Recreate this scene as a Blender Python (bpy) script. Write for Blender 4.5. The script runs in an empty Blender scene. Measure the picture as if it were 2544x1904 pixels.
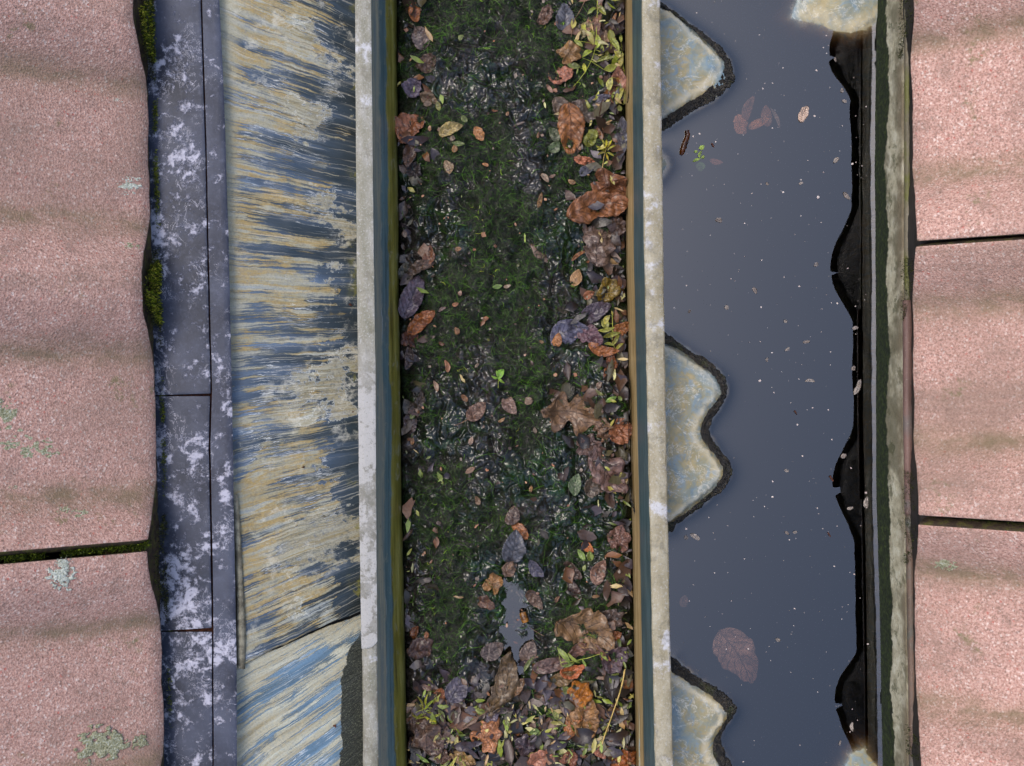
import bpy, bmesh, math, random
import numpy as np
random.seed(7); RNG = np.random.default_rng(11)
SC = bpy.context.scene
R = math.radians

# ------------------------------------------------------------------ camera, sky, sun, exposure
H = 1.25            # metres from the lens to the gutter rims (z = 0)
S = 0.00042         # metres per photo pixel at z = 0
CX, CY = 1272.0, 952.0
cam = bpy.data.cameras.new('camera'); camo = bpy.data.objects.new('camera', cam)
SC.collection.objects.link(camo); SC.camera = camo
camo.location = (0, 0, H)
cam.sensor_width = 36; cam.lens = 36 * H / (2544 * S); cam.clip_start = 0.02; cam.clip_end = 100

SUN_EL, SUN_AZ = 66, -62        # high, from the upper left
W = bpy.data.worlds.new('World'); SC.world = W; W.use_nodes = True
wt = W.node_tree; bg = wt.nodes['Background']
sky = wt.nodes.new('ShaderNodeTexSky'); sky.sky_type = 'NISHITA'; sky.sun_disc = False
sky.sun_elevation = R(SUN_EL); sky.sun_rotation = R(SUN_AZ)
sky.dust_density = 2.6; sky.air_density = 1.0; sky.ozone_density = 1.0
wt.links.new(sky.outputs[0], bg.inputs[0]); bg.inputs[1].default_value = 0.15
sun = bpy.data.lights.new('sun', 'SUN'); sun.energy = 0.5; sun.angle = R(24); sun.color = (1, .93, .84)
suno = bpy.data.objects.new('sun', sun); SC.collection.objects.link(suno)
suno.rotation_euler = (0, 0, 0)
from mathutils import Vector
_d = Vector((math.cos(R(SUN_EL)) * math.sin(R(SUN_AZ)), math.cos(R(SUN_EL)) * math.cos(R(SUN_AZ)), math.sin(R(SUN_EL))))
suno.rotation_euler = _d.to_track_quat('Z', 'Y').to_euler()
suno.location = _d * 5
SC.view_settings.view_transform = 'Standard'; SC.view_settings.look = 'None'
SC.view_settings.exposure = 1.32; SC.view_settings.gamma = 1; SC.view_settings.use_curve_mapping = False

# ------------------------------------------------------------------ helpers
def U(px, py, z=0.0):
    """a point of the place at height z from its place in the survey drawing"""
    k = S * (H - z) / H
    return ((px - CX) * k, -(py - CY) * k, z)
def hexc(h):
    h = h.lstrip('#'); o = []
    for i in (0, 2, 4):
        v = int(h[i:i+2], 16) / 255
        o.append(v / 12.92 if v <= .04045 else ((v + .055) / 1.055) ** 2.4)
    return tuple(o)
def _hash(ix, iy, seed):
    n = (ix * 374761393 + iy * 668265263 + seed * 1442695041) & 0xffffffff
    n = ((n ^ (n >> 13)) * 1274126177) & 0xffffffff
    return ((n ^ (n >> 16)) & 0xffff) / 65535.0
def vn(x, y, seed=0):
    x = np.asarray(x, float); y = np.asarray(y, float)
    ix = np.floor(x).astype(np.int64); iy = np.floor(y).astype(np.int64)
    fx = x - ix; fy = y - iy
    fx = fx*fx*fx*(fx*(fx*6-15)+10); fy = fy*fy*fy*(fy*(fy*6-15)+10)
    a = _hash(ix, iy, seed); b = _hash(ix+1, iy, seed); c = _hash(ix, iy+1, seed); d = _hash(ix+1, iy+1, seed)
    return (a + (b-a)*fx) * (1-fy) + (c + (d-c)*fx) * fy
def fbm(x, y, o=4, seed=0):
    t = 0; a = .5; n = 0
    for i in range(o):
        t = t + a * vn(np.asarray(x)*2**i + 17.3*i, np.asarray(y)*2**i - 9.1*i, seed+i); n += a; a *= .5
    return t / n
def PL(pts):
    """piecewise-linear x(y) with linear extrapolation at both ends"""
    ys = np.array([p[0] for p in pts], float); xs = np.array([p[1] for p in pts], float)
    def f(y):
        y = np.asarray(y, float); r = np.interp(y, ys, xs)
        sl0 = (xs[1]-xs[0])/(ys[1]-ys[0]); sl1 = (xs[-1]-xs[-2])/(ys[-1]-ys[-2])
        m = (xs[-1]-xs[0])/(ys[-1]-ys[0])
        r = np.where(y < ys[0], xs[0]+(y-ys[0])*m, r); r = np.where(y > ys[-1], xs[-1]+(y-ys[-1])*m, r)
        return r
    return f
def link(o, parent=None):
    SC.collection.objects.link(o)
    if parent is not None: o.parent = parent
    return o
def tag(o, label=None, cat=None, group=None, kind=None):
    if label: o['label'] = label
    if cat: o['category'] = cat
    if group: o['group'] = group
    if kind: o['kind'] = kind
    return o
def empty(name, loc=(0, 0, 0)):
    o = bpy.data.objects.new(name, None); o.location = loc; o.empty_display_size = .02
    return link(o)
def mesh_np(name, co, quads, mats, parent=None, smooth=True, uv=None, col=None):
    """co (n,3), quads (m,4) or (m,3) -> one mesh object"""
    me = bpy.data.meshes.new(name)
    co = np.ascontiguousarray(co, np.float32); quads = np.ascontiguousarray(quads, np.int32)
    k = quads.shape[1]
    me.vertices.add(len(co)); me.vertices.foreach_set('co', co.ravel())
    me.loops.add(quads.size); me.loops.foreach_set('vertex_index', quads.ravel())
    me.polygons.add(len(quads)); me.polygons.foreach_set('loop_start', np.arange(0, quads.size, k, dtype=np.int32))
    me.polygons.foreach_set('loop_total', np.full(len(quads), k, np.int32))
    me.update(calc_edges=True)
    if uv is not None:
        l = me.uv_layers.new(name='UVMap'); l.data.foreach_set('uv', np.ascontiguousarray(uv[quads.ravel()], np.float32).ravel())
    if col is not None:
        a = me.color_attributes.new('Col', 'FLOAT_COLOR', 'POINT')
        c4 = np.ones((len(co), 4), np.float32); c4[:, :3] = col; a.data.foreach_set('color', c4.ravel())
    me.polygons.foreach_set('use_smooth', np.full(len(quads), smooth, bool))
    me.validate()
    for m in (mats if isinstance(mats, (list, tuple)) else [mats]): me.materials.append(m)
    return link(bpy.data.objects.new(name, me), parent)
def grid_quads(n, m):
    i = np.arange(n-1)[:, None]*m + np.arange(m-1)[None, :]
    return np.stack([i, i+1, i+m+1, i+m], -1).reshape(-1, 4)
def grid_obj(name, X, Y, Z, mats, parent=None, flip=False, **kw):
    n, m = X.shape; q = grid_quads(n, m)
    if flip: q = q[:, ::-1]
    return mesh_np(name, np.stack([X, Y, Z], -1).reshape(-1, 3), q, mats, parent, **kw)
def solid(o, t, off=-1, rim=None, bevel=0):
    m = o.modifiers.new('thickness', 'SOLIDIFY'); m.thickness = t; m.offset = off
    if rim: m.material_offset_rim = rim
    if bevel:
        b = o.modifiers.new('worn_edge', 'BEVEL'); b.width = bevel; b.segments = 2; b.limit_method = 'ANGLE'; b.angle_limit = R(50)
    return o
def upY(o):
    """make sure a sheet's faces point up (for solidify)"""
    me = o.data; n = np.empty(len(me.polygons)*3, np.float32); me.polygons.foreach_get('normal', n)
    if n.reshape(-1, 3)[:, 2].mean() < 0: me.flip_normals()
    return o
def loft(name, rails, y0, y1, mats, parent=None, step=12, wob=0.0, wz=0.0, seed=1, sub=1):
    """sheet through rails [(x(py) function, z or z function)], from py y0 to y1"""
    n = max(2, int(abs(y1-y0)/step)+1); py = np.linspace(y0, y1, n)
    cols = []
    for a in range(len(rails)-1):
        for s in range(sub):
            t = s/sub; cols.append((a, t))
    cols.append((len(rails)-2, 1.0))
    X = np.zeros((n, len(cols))); Y = X.copy(); Z = X.copy()
    for j, (a, t) in enumerate(cols):
        xa, za = rails[a]; xb, zb = rails[a+1]
        xa = xa(py); xb = xb(py)
        za = za(py) if callable(za) else np.full(n, za); zb = zb(py) if callable(zb) else np.full(n, zb)
        px = xa*(1-t)+xb*t; z = za*(1-t)+zb*t
        w = wob*(fbm(py/45+j*3.1, np.full(n, seed*7.7), 3, seed)-.5)*2
        z = z + wz*(fbm(py/160, px/120, 3, seed+5)-.5)*2
        k = S*(H-z)/H
        X[:, j] = (px+w-CX)*k; Y[:, j] = -(py-CY)*k; Z[:, j] = z
    return upY(grid_obj(name, X, Y, Z, mats, parent))
def tube(name, pts, r, mat, parent=None, seg=6, taper=.6):
    pts = [Vector(p) for p in pts]; n = len(pts); co = []; q = []
    for i, p in enumerate(pts):
        t = (pts[min(i+1, n-1)]-pts[max(i-1, 0)]).normalized()
        a = t.cross(Vector((0, 0, 1)));
        if a.length < 1e-4: a = Vector((1, 0, 0))
        a.normalize(); b = t.cross(a); rr = r*(1-(1-taper)*i/max(1, n-1))*(1+.25*random.uniform(-1, 1))
        for s in range(seg):
            an = 2*math.pi*s/seg; v = p+a*math.cos(an)*rr+b*math.sin(an)*rr; co.append(tuple(v))
    for i in range(n-1):
        for s in range(seg): q.append((i*seg+s, i*seg+(s+1) % seg, (i+1)*seg+(s+1) % seg, (i+1)*seg+s))
    return mesh_np(name, np.array(co), np.array(q), mat, parent)
def seg_dist(P, poly, closed=True):
    A = np.array(poly, float); B = np.roll(A, -1, 0)
    if not closed: A, B = A[:-1], B[:-1]
    d = np.full(len(P), 1e9)
    for a, b in zip(A, B):
        ab = b-a; t = np.clip(((P-a) @ ab)/max(1e-9, ab @ ab), 0, 1)
        d = np.minimum(d, np.hypot(*(P-(a+t[:, None]*ab)).T))
    return d
def inside(P, poly):
    A = np.array(poly, float); B = np.roll(A, -1, 0); c = np.zeros(len(P), bool)
    for a, b in zip(A, B):
        m = (a[1] > P[:, 1]) != (b[1] > P[:, 1])
        xi = (b[0]-a[0])*(P[:, 1]-a[1])/((b[1]-a[1]) if abs(b[1]-a[1]) > 1e-9 else 1e-9)+a[0]
        c ^= m & (P[:, 0] < xi)
    return c
def sdf(P, poly):
    d = seg_dist(P, poly); return np.where(inside(P, poly), d, -d)
def smooth_poly(poly, it=2, closed=True):
    p = np.array(poly, float)
    for _ in range(it):
        q = np.roll(p, -1, 0) if closed else None
        if closed: p = np.stack([p*.75+q*.25, p*.25+q*.75], 1).reshape(-1, 2)
        else:
            m = np.stack([p[:-1]*.75+p[1:]*.25, p[:-1]*.25+p[1:]*.75], 1).reshape(-1, 2)
            p = np.vstack([p[:1], m, p[-1:]])
    return p
def resample(p, n):
    p = np.asarray(p, float); d = np.r_[0, np.cumsum(np.hypot(*np.diff(p, axis=0).T))]; t = np.linspace(0, d[-1], n)
    return np.stack([np.interp(t, d, p[:, 0]), np.interp(t, d, p[:, 1])], 1)

# ------------------------------------------------------------------ material kit
class Mat:
    def __init__(s, name, rough=.6, spec=.4):
        s.m = bpy.data.materials.new(name); s.m.use_nodes = True; s.t = s.m.node_tree
        s.b = s.t.nodes['Principled BSDF']; s.b.inputs['Roughness'].default_value = rough
        s.b.inputs['Specular IOR Level'].default_value = spec
        s.pos = s.n('ShaderNodeNewGeometry').outputs['Position']
    def n(s, typ, ins=None, **pr):
        nd = s.t.nodes.new(typ)
        for k, v in pr.items(): setattr(nd, k, v)
        for k, v in (ins or {}).items():
            if hasattr(v, 'is_output'): s.t.links.new(v, nd.inputs[k])
            elif v is not None: nd.inputs[k].default_value = v
        return nd
    def scale(s, v): return s.n('ShaderNodeVectorMath', {0: s.pos, 1: v}, operation='MULTIPLY').outputs[0]
    def noise(s, scale, det=3, rough=.55, dist=0, vec=None, off=None):
        v = vec or s.pos
        if off: v = s.n('ShaderNodeVectorMath', {0: v, 1: (off, off*.7, off*.3)}, operation='ADD').outputs[0]
        return s.n('ShaderNodeTexNoise', {'Vector': v, 'Scale': scale, 'Detail': det, 'Roughness': rough, 'Distortion': dist}).outputs[0]
    def vor(s, scale, vec=None, out='Distance', feature='F1', rnd=1):
        return s.n('ShaderNodeTexVoronoi', {'Vector': vec or s.pos, 'Scale': scale, 'Randomness': rnd}, feature=feature).outputs[out]
    def ma(s, op, a, b=None, clamp=False):
        ins = {0: a}
        if b is not None: ins[1] = b
        return s.n('ShaderNodeMath', ins, operation=op, use_clamp=clamp).outputs[0]
    def mr(s, v, a, b, c=0., d=1., sm=True):
        return s.n('ShaderNodeMapRange', {0: v, 1: a, 2: b, 3: c, 4: d}, interpolation_type='SMOOTHSTEP' if sm else 'LINEAR').outputs[0]
    def mix(s, f, a, b, mode='MIX'):
        f_ = lambda c: (c if hasattr(c, 'is_output') else (hexc(c) if isinstance(c, str) else tuple(c))+(1,))
        nd = s.n('ShaderNodeMix', {0: f}, data_type='RGBA', blend_type=mode)
        for i, c in ((6, a), (7, b)):
            c = f_(c)
            if hasattr(c, 'is_output'): s.t.links.new(c, nd.inputs[i])
            else: nd.inputs[i].default_value = c[:4]
        return nd.outputs[2]
    def ramp(s, f, stops):
        nd = s.n('ShaderNodeValToRGB', {0: f}); cr = nd.color_ramp
        while len(cr.elements) < len(stops): cr.elements.new(.5)
        for e, (p, c) in zip(cr.elements, stops):
            e.position = p; e.color = (hexc(c) if isinstance(c, str) else tuple(c))+(1,)
        return nd.outputs[0]
    def sep(s): 
        nd = s.n('ShaderNodeSeparateXYZ', {0: s.pos}); return nd.outputs[0], nd.outputs[1], nd.outputs[2]
    def comb(s, x=0., y=0., z=0.): return s.n('ShaderNodeCombineXYZ', {0: x, 1: y, 2: z}).outputs[0]
    def color(s, c): 
        if hasattr(c, 'is_output'): s.t.links.new(c, s.b.inputs['Base Color'])
        else: s.b.inputs['Base Color'].default_value = (hexc(c) if isinstance(c, str) else c)+(1,)
    def rough(s, v): s.t.links.new(v, s.b.inputs['Roughness'])
    def bump(s, h, dist=.001, strength=1.0):
        nd = s.n('ShaderNodeBump', {'Height': h, 'Distance': dist, 'Strength': strength}); s.t.links.new(nd.outputs[0], s.b.inputs['Normal'])

def mat_tile():
    k = Mat('pink_granular_tile', .88, .25)
    g = k.noise(430, 4, .72); g2 = k.noise(800, 2, .6, off=3.1)
    c = k.ramp(g, [(.24, '#705a4c'), (.42, '#997466'), (.5, '#b08979'), (.6, '#bd9a8b'), (.76, '#cfb4a2')])
    c = k.mix(k.mr(g2, .58, .72), c, '#6f5f58')
    cell = k.n('ShaderNodeTexVoronoi', {'Vector': k.pos, 'Scale': 540.}).outputs
    rnd = k.n('ShaderNodeSeparateColor', {0: cell['Color']}).outputs
    c = k.mix(k.mr(rnd[0], .0, .2, .42, 0.), c, '#4b403a')
    c = k.mix(k.mr(rnd[1], .9, .98, 0., .5), c, '#d9cabd')
    c = k.mix(k.mr(rnd[2], .991, .995, 0., .55), c, '#a8483e')
    big = k.noise(7, 4, .6); c = k.mix(k.mr(big, .42, .7, 0., .45), c, '#7d6658', 'MIX'); c = k.mix(k.mr(k.noise(28, 5, .65, off=5.), .5, .7, 0., .4), c, '#6e5c50')
    vd = k.n('ShaderNodeAttribute', attribute_name='Col').outputs['Fac']
    st = k.noise(55, 4, .65, vec=k.scale((.35, 1, 1)))
    d = k.ma('MULTIPLY', vd, k.mr(st, .3, .7, .25, 1.0))
    c = k.mix(k.ma('MULTIPLY', d, .95), c, k.mix(.45, '#6b5a44', '#5b5a38'))
    al = k.ma('MULTIPLY', k.mr(k.noise(16, 5, .7, off=9.), .57, .7), k.mr(k.noise(140, 3, .7), .45, .6))
    c = k.mix(k.ma('MULTIPLY', al, .7), c, '#5d5f35')
    tv = k.n('ShaderNodeObjectInfo').outputs['Random']; c = k.mix(k.mr(tv, 0., 1., 0., .22, sm=False), c, '#7a6458')
    run = k.mr(k.noise(1., 4, .6, vec=k.scale((3., 26., 3.))), .52, .72, 0., .38); c = k.mix(run, c, '#6a5a4c')
    k.color(c)
    h = k.ma('ADD', g, k.ma('MULTIPLY', k.vor(540), .8)); k.bump(h, .0008, .8)
    return k.m
def mat_edge():
    k = Mat('dark_mossy_tile_edge', .9, .2)
    n = k.noise(90, 5, .7)
    c = k.ramp(n, [(.3, '#1d170e'), (.5, '#40352a'), (.62, '#4c4a22'), (.75, '#6b5f4e')])
    k.color(c); k.bump(k.noise(300, 4, .7), .002); return k.m
def mat_moss(name, cols):
    k = Mat(name, .75, .25); k.color(k.n('ShaderNodeAttribute', attribute_name='Col').outputs['Color']); return k.m
def mat_zinc(name='blue_grey_sheet', whites=.5, base=('#23262f', '#3b3f4b')):
    k = Mat(name, .6, .22)
    b = k.mix(k.mr(k.noise(18, 5, .6), .3, .7), base[0], base[1])
    fine = k.noise(420, 2, .6); b = k.mix(k.mr(fine, .5, .7, 0., .2), b, '#4d5160')
    big = k.noise(11, 4, .6, off=2.2)
    w1 = k.ma('ADD', k.ma('MULTIPLY', k.noise(48, 6, .7, .3), .62), k.ma('MULTIPLY', k.noise(170, 5, .75, .2, off=11.), .38)); th = k.mr(big, .35, .65, whites+.055, whites+.0)
    th = k.ma('SUBTRACT', th, k.mr(k.sep()[1], .02, -.03, 0., .02)); w = k.ma('SUBTRACT', w1, th); w = k.mr(w, -.016, .075)
    c = k.mix(k.ma('MULTIPLY', w, .85), b, '#a5a3ac')
    mo = k.mr(k.noise(110, 6, .75, off=21.), .52, .66, 0., .35); c = k.mix(mo, c, '#565967')
    scr = k.noise(55, 5, .75, .8, vec=k.scale((1, .8, 1)), off=7.); sc = k.ma('ABSOLUTE', k.ma('SUBTRACT', scr, .5))
    sm = k.ma('MULTIPLY', k.mr(sc, .0, .01, 1., 0.), k.mr(k.noise(25, 2), .5, .62)); c = k.mix(k.ma('MULTIPLY', sm, .7), c, '#c3c0c8')
    rs = k.ma('MULTIPLY', k.mr(k.noise(45, 5, .7, off=4.4), .7, .76), .8); c = k.mix(rs, c, '#6a4a3c')
    k.color(c); k.rough(k.mr(w, 0., 1., .5, .8)); k.bump(k.ma('ADD', k.ma('MULTIPLY', w, 1.2), k.ma('MULTIPLY', fine, .3)), .0005)
    return k.m
def mat_streak(name, lower=False):
    k = Mat(name, .5, .3)
    x, y, z = k.sep(); X = k.ma('DIVIDE', x, S); Y = k.ma('DIVIDE', y, S)
    wv = k.noise(9, 3, .5); 
    e = k.ma('EXPONENT', k.ma('MULTIPLY', k.ma('ADD', X, 712.), .00062 if lower else .00055))
    v = k.ma('MULTIPLY', k.ma('SUBTRACT', 212., Y), e)
    v = k.ma('ADD', v, k.ma('MULTIPLY', k.ma('SUBTRACT', wv, .5), 34.))
    v = k.ma('ADD', v, k.ma('MULTIPLY', k.ma('SUBTRACT', k.noise(95, 4, .7, off=6.), .5), 9.))
    def st(fv, fx, det, off, dist=.3): return k.noise(1., det, .6, dist, vec=k.comb(k.ma('MULTIPLY', v, fv), k.ma('MULTIPLY', X, fx), off))
    s1 = st(1/24, 1/300, 4, 1.7, .15); s2 = st(1/5.2, 1/200, 4, 5.1, .12); s3 = st(1/60, 1/500, 3, 9.3); s4 = st(1/5, 1/160, 2, 13.)
    blob = k.noise(14, 5, .62, .6, off=1.3)
    edge = k.noise(20, 6, .7, .8, off=5.5)
    # 0 at the flashing, 1 at the gutter rim
    u = k.mr(X, -712., -385., 0., 1., sm=False)
    D = k.ma('ADD', k.ma('MULTIPLY', s1, .48), k.ma('MULTIPLY', s2, .52))
    D = k.ma('ADD', D, k.ma('MULTIPLY', k.ma('SUBTRACT', blob, .5), .55))
    D = k.ma('ADD', D, k.ma('MULTIPLY', k.ma('SUBTRACT', s3, .5), .5))
    if lower:
        bias = k.mr(u, .0, .9, .1, .03); right = k.mr(k.ma('ADD', u, k.ma('MULTIPLY', k.ma('SUBTRACT', edge, .5), .22)), .72, .78, 0., .0)
    else:
        bias = k.mr(u, .0, .95, .095, .0)
        right = k.mr(k.ma('ADD', u, k.ma('ADD', k.ma('MULTIPLY', k.ma('SUBTRACT', edge, .5), .7), k.ma('MULTIPLY', k.ma('SUBTRACT', s3, .5), .9))), .76, .84, 0., -.17)
    D = k.ma('ADD', D, k.ma('ADD', bias, right))
    if lower:
        base = k.ramp(s3, [(.3, '#35474f'), (.5, '#567083'), (.7, '#7a8a8e')])
        dep = k.ramp(st(1/20, 1/300, 3, 21.), [(.3, '#857a5c'), (.5, '#98937c'), (.7, '#a6a796')])
    else:
        base = k.ramp(k.ma('ADD', k.ma('MULTIPLY', u, -.35), k.ma('ADD', s3, .12)), [(.12, '#121a1b'), (.34, '#222e36'), (.5, '#3a4858'), (.68, '#57687a')])
        dep = k.ramp(k.ma('ADD', k.ma('MULTIPLY', st(1/24, 1/300, 3, 21.), .6), k.ma('MULTIPLY', blob, .4)),
                     [(.32, '#646868'), (.41, '#8b8a7c'), (.47, '#858068'), (.53, '#8a7648'), (.57, '#8e8a74'), (.64, '#7c8280'), (.74, '#a3a092')])
    m = k.mr(D, .495, .565)
    c = k.mix(k.ma('MULTIPLY', m, k.mr(k.noise(300, 3, .7, off=2.), .3, .6, .7, 1.)), base, dep)
    wl = k.ma('MULTIPLY', k.mr(k.ma('ABSOLUTE', k.ma('SUBTRACT', D, .49)), 0., .016, 1., 0.), k.mr(k.noise(13, 3, off=8.), .47, .6))
    c = k.mix(k.ma('MULTIPLY', wl, .65), c, '#cfd0c9')
    if not lower:
        pn = k.ma('ADD', k.ma('MULTIPLY', k.noise(11, 8, .72, .25, off=17., vec=k.scale((.8, 1.2, 1.))), .75), k.ma('MULTIPLY', s3, .25))
        pm = k.ma('MULTIPLY', k.mr(pn, .548, .566), k.mr(u, .25, .5)); pc = k.mix(k.mr(s2, .35, .62), '#7f7350', '#8f8d7c')
        c = k.mix(k.ma('MULTIPLY', pm, k.mr(k.noise(260, 4, .75, off=5.), .3, .55, .35, .9)), c, pc)
        pe = k.ma('MULTIPLY', k.mr(k.ma('ABSOLUTE', k.ma('SUBTRACT', pn, .552)), 0., .008, 1., 0.), k.mr(u, .3, .55)); c = k.mix(k.ma('MULTIPLY', pe, k.mr(blob, .4, .6, .15, .75)), c, '#b7b8ae')
    cream = k.ma('MULTIPLY', k.mr(u, 0., .12, .75, 0.), k.mr(blob, .3, .55)); c = k.mix(cream, c, '#9f9a82')
    c = k.mix(k.mr(s4, .55, .7, 0., .3), c, '#b5b09f')
    g = k.noise(600, 2, .6); c = k.mix(k.mr(g, .45, .7, 0., .22), c, '#2b3230')
    wet = k.mr(u, .55, .95)
    if lower:
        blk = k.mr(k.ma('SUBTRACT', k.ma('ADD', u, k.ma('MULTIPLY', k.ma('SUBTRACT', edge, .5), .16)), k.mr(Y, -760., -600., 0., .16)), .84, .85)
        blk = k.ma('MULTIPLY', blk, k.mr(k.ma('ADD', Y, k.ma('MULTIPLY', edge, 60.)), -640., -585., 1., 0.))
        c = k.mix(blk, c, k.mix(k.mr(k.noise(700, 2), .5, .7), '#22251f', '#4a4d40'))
    else:
        ol = k.ma('MULTIPLY', k.mr(u, .86, .98), k.mr(k.noise(30, 7, .72, off=3.), .55, .6)); c = k.mix(k.ma('MULTIPLY', ol, k.mr(k.noise(300, 3), .35, .6, .2, .8)), c, '#5f5c22')
    ch = k.ma('MULTIPLY', k.mr(k.noise(40, 7, .75, .3, off=14.), .53, .66), k.mr(k.noise(8, 2, off=3.3), .42, .6)); c = k.mix(k.ma('MULTIPLY', ch, k.ma('SUBTRACT', .6, k.ma('MULTIPLY', blk, .6)) if lower else .6), c, '#aeab9c')
    k.color(c); k.rough(k.mr(m, 0., 1., .42, .75))
    k.bump(k.ma('ADD', m, k.ma('ADD', k.ma('MULTIPLY', s2, .7), k.ma('MULTIPLY', g, .15))), .0009, .7)
    return k.m
def mat_rim(name, c1, c2, c3, white=.5, worn=False):
    k = Mat(name, .5, .4)
    n = k.noise(60, 6, .7, vec=k.scale((1, .45, 1))); c = k.ramp(n, [(.3, c1), (.5, c2), (.68, c3)])
    sp = k.noise(420, 3, .7); c = k.mix(k.mr(sp, .52, .7, 0., .45), c, '#a9a8a2')
    w = k.mr(k.noise(26, 6, .7, off=3.), white, white+.1); c = k.mix(k.ma('MULTIPLY', w, .7), c, '#b0b0b4')
    gr = k.mr(k.noise(48, 7, .75, .3, off=51.), .52, .62, 0., .5); c = k.mix(gr, c, '#544f40')
    if worn:
        x, y, z = k.sep(); zone = k.mr(y, -.02, .06, 1., 0.)
        w2 = k.mr(k.ma('ADD', k.noise(30, 8, .75, .3, off=31.), k.ma('MULTIPLY', zone, .045)), .51, .57); w2 = k.ma('MULTIPLY', w2, zone)
        gz = k.mix(k.mr(k.noise(90, 4, .7), .4, .6), '#5a5850', '#77756f'); c = k.mix(k.ma('MULTIPLY', zone, .7), c, gz); c = k.mix(k.ma('MULTIPLY', w2, .85), c, '#93918c')
    d = k.mr(k.noise(480, 2, .6, off=6.), .6, .7, 0., .5); c = k.mix(d, c, '#5b5848')
    k.color(c); k.bump(k.ma('ADD', sp, n), .0006, .6); return k.m
def mat_wall_left():
    k = Mat('algae_streaked_gutter_wall', .45, .4)
    x, y, z = k.sep(); wv = k.noise(7, 5, .68, vec=k.comb(0., y, 0.))
    t = k.ma('ADD', z, k.ma('MULTIPLY', k.ma('SUBTRACT', wv, .5), .05))
    n = k.noise(1., 5, .65, vec=k.scale((260, 7, 170)))
    c = k.ramp(n, [(.3, '#56666a'), (.5, '#74786c'), (.65, '#8d8974')])
    teal = k.ramp(n, [(.3, '#31484a'), (.6, '#587072')])
    ol = k.ramp(k.noise(1., 5, .6, vec=k.scale((150, 12, 90))), [(.3, '#4a4716'), (.5, '#756e2b'), (.7, '#918a4c')])
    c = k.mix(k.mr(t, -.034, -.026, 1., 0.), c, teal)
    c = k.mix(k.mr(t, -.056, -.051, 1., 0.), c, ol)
    c = k.mix(k.ma('MULTIPLY', k.mr(z, -.1, -.072, 1., 0.), .8), c, '#2b2b0c')  # shade at the foot of the wall, painted in as a dark gradient
    wl = k.ma('MULTIPLY', k.mr(k.ma('ABSOLUTE', k.ma('ADD', t, .03)), 0., .0012, 1., 0.), k.mr(k.noise(14, 3, off=2.), .52, .62))
    c = k.mix(k.ma('MULTIPLY', wl, .7), c, '#b7bfc0')
    sp = k.mr(k.noise(240, 4, .75), .6, .68, 0., .5); c = k.mix(sp, c, '#22251c'); c = k.mix(k.mr(k.noise(60, 6, .75, .4, off=3.), .56, .64, 0., .45), c, '#8b8a76')
    k.color(c); k.bump(n, .0007, .6); return k.m
def mat_wall_right():
    k = Mat('tan_stained_gutter_wall', .4, .45)
    x, y, z = k.sep(); wv = k.noise(6, 3, .6, vec=k.comb(0., y, 0.))
    t = k.ma('ADD', z, k.ma('MULTIPLY', k.ma('SUBTRACT', wv, .5), .006))
    n = k.noise(1., 5, .65, vec=k.scale((200, 10, 200)))
    teal = k.ramp(n, [(.3, '#26383a'), (.6, '#435658')]); tan = k.ramp(n, [(.3, '#6a5530'), (.5, '#977f55'), (.7, '#ab966c')])
    c = k.mix(k.mr(t, -.0535, -.0505, 1., 0.), teal, tan)
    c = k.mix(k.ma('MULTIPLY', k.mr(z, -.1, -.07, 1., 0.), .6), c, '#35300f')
    sp = k.mr(k.noise(200, 4, .75), .6, .68, 0., .4); c = k.mix(sp, c, '#2b2a20')
    k.color(c); k.bump(n, .0005, .6); return k.m
def mat_sludge():
    k = Mat('wet_algae_sludge', .5, .1); k.b.inputs['Coat Weight'].default_value = .9; k.b.inputs['Coat Roughness'].default_value = .08; k.b.inputs['Coat IOR'].default_value = 1.45
    a = k.noise(9, 5, .66, .5); b = k.noise(45, 6, .72, .8); f = k.noise(230, 3, .65, 1.5)
    mud = k.ramp(b, [(.34, '#080706'), (.48, '#1d1917'), (.58, '#38312d'), (.7, '#544b47')])
    alg = k.ramp(b, [(.34, '#030603'), (.48, '#0b1808'), (.58, '#172e0c'), (.72, '#2a4a12')])
    c = k.mix(k.mr(a, .43, .54), alg, mud)
    c = k.mix(k.mr(f, .5, .72, 0., .45), c, '#26340f')
    c = k.mix(k.mr(f, .2, .45, .6, 0.), c, '#070805')
    k.color(c)
    wr = k.noise(150, 4, .65, 2.2, off=1.); k.bump(k.ma('ADD', wr, k.ma('MULTIPLY', f, .6)), .003, .9)
    return k.m
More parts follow.
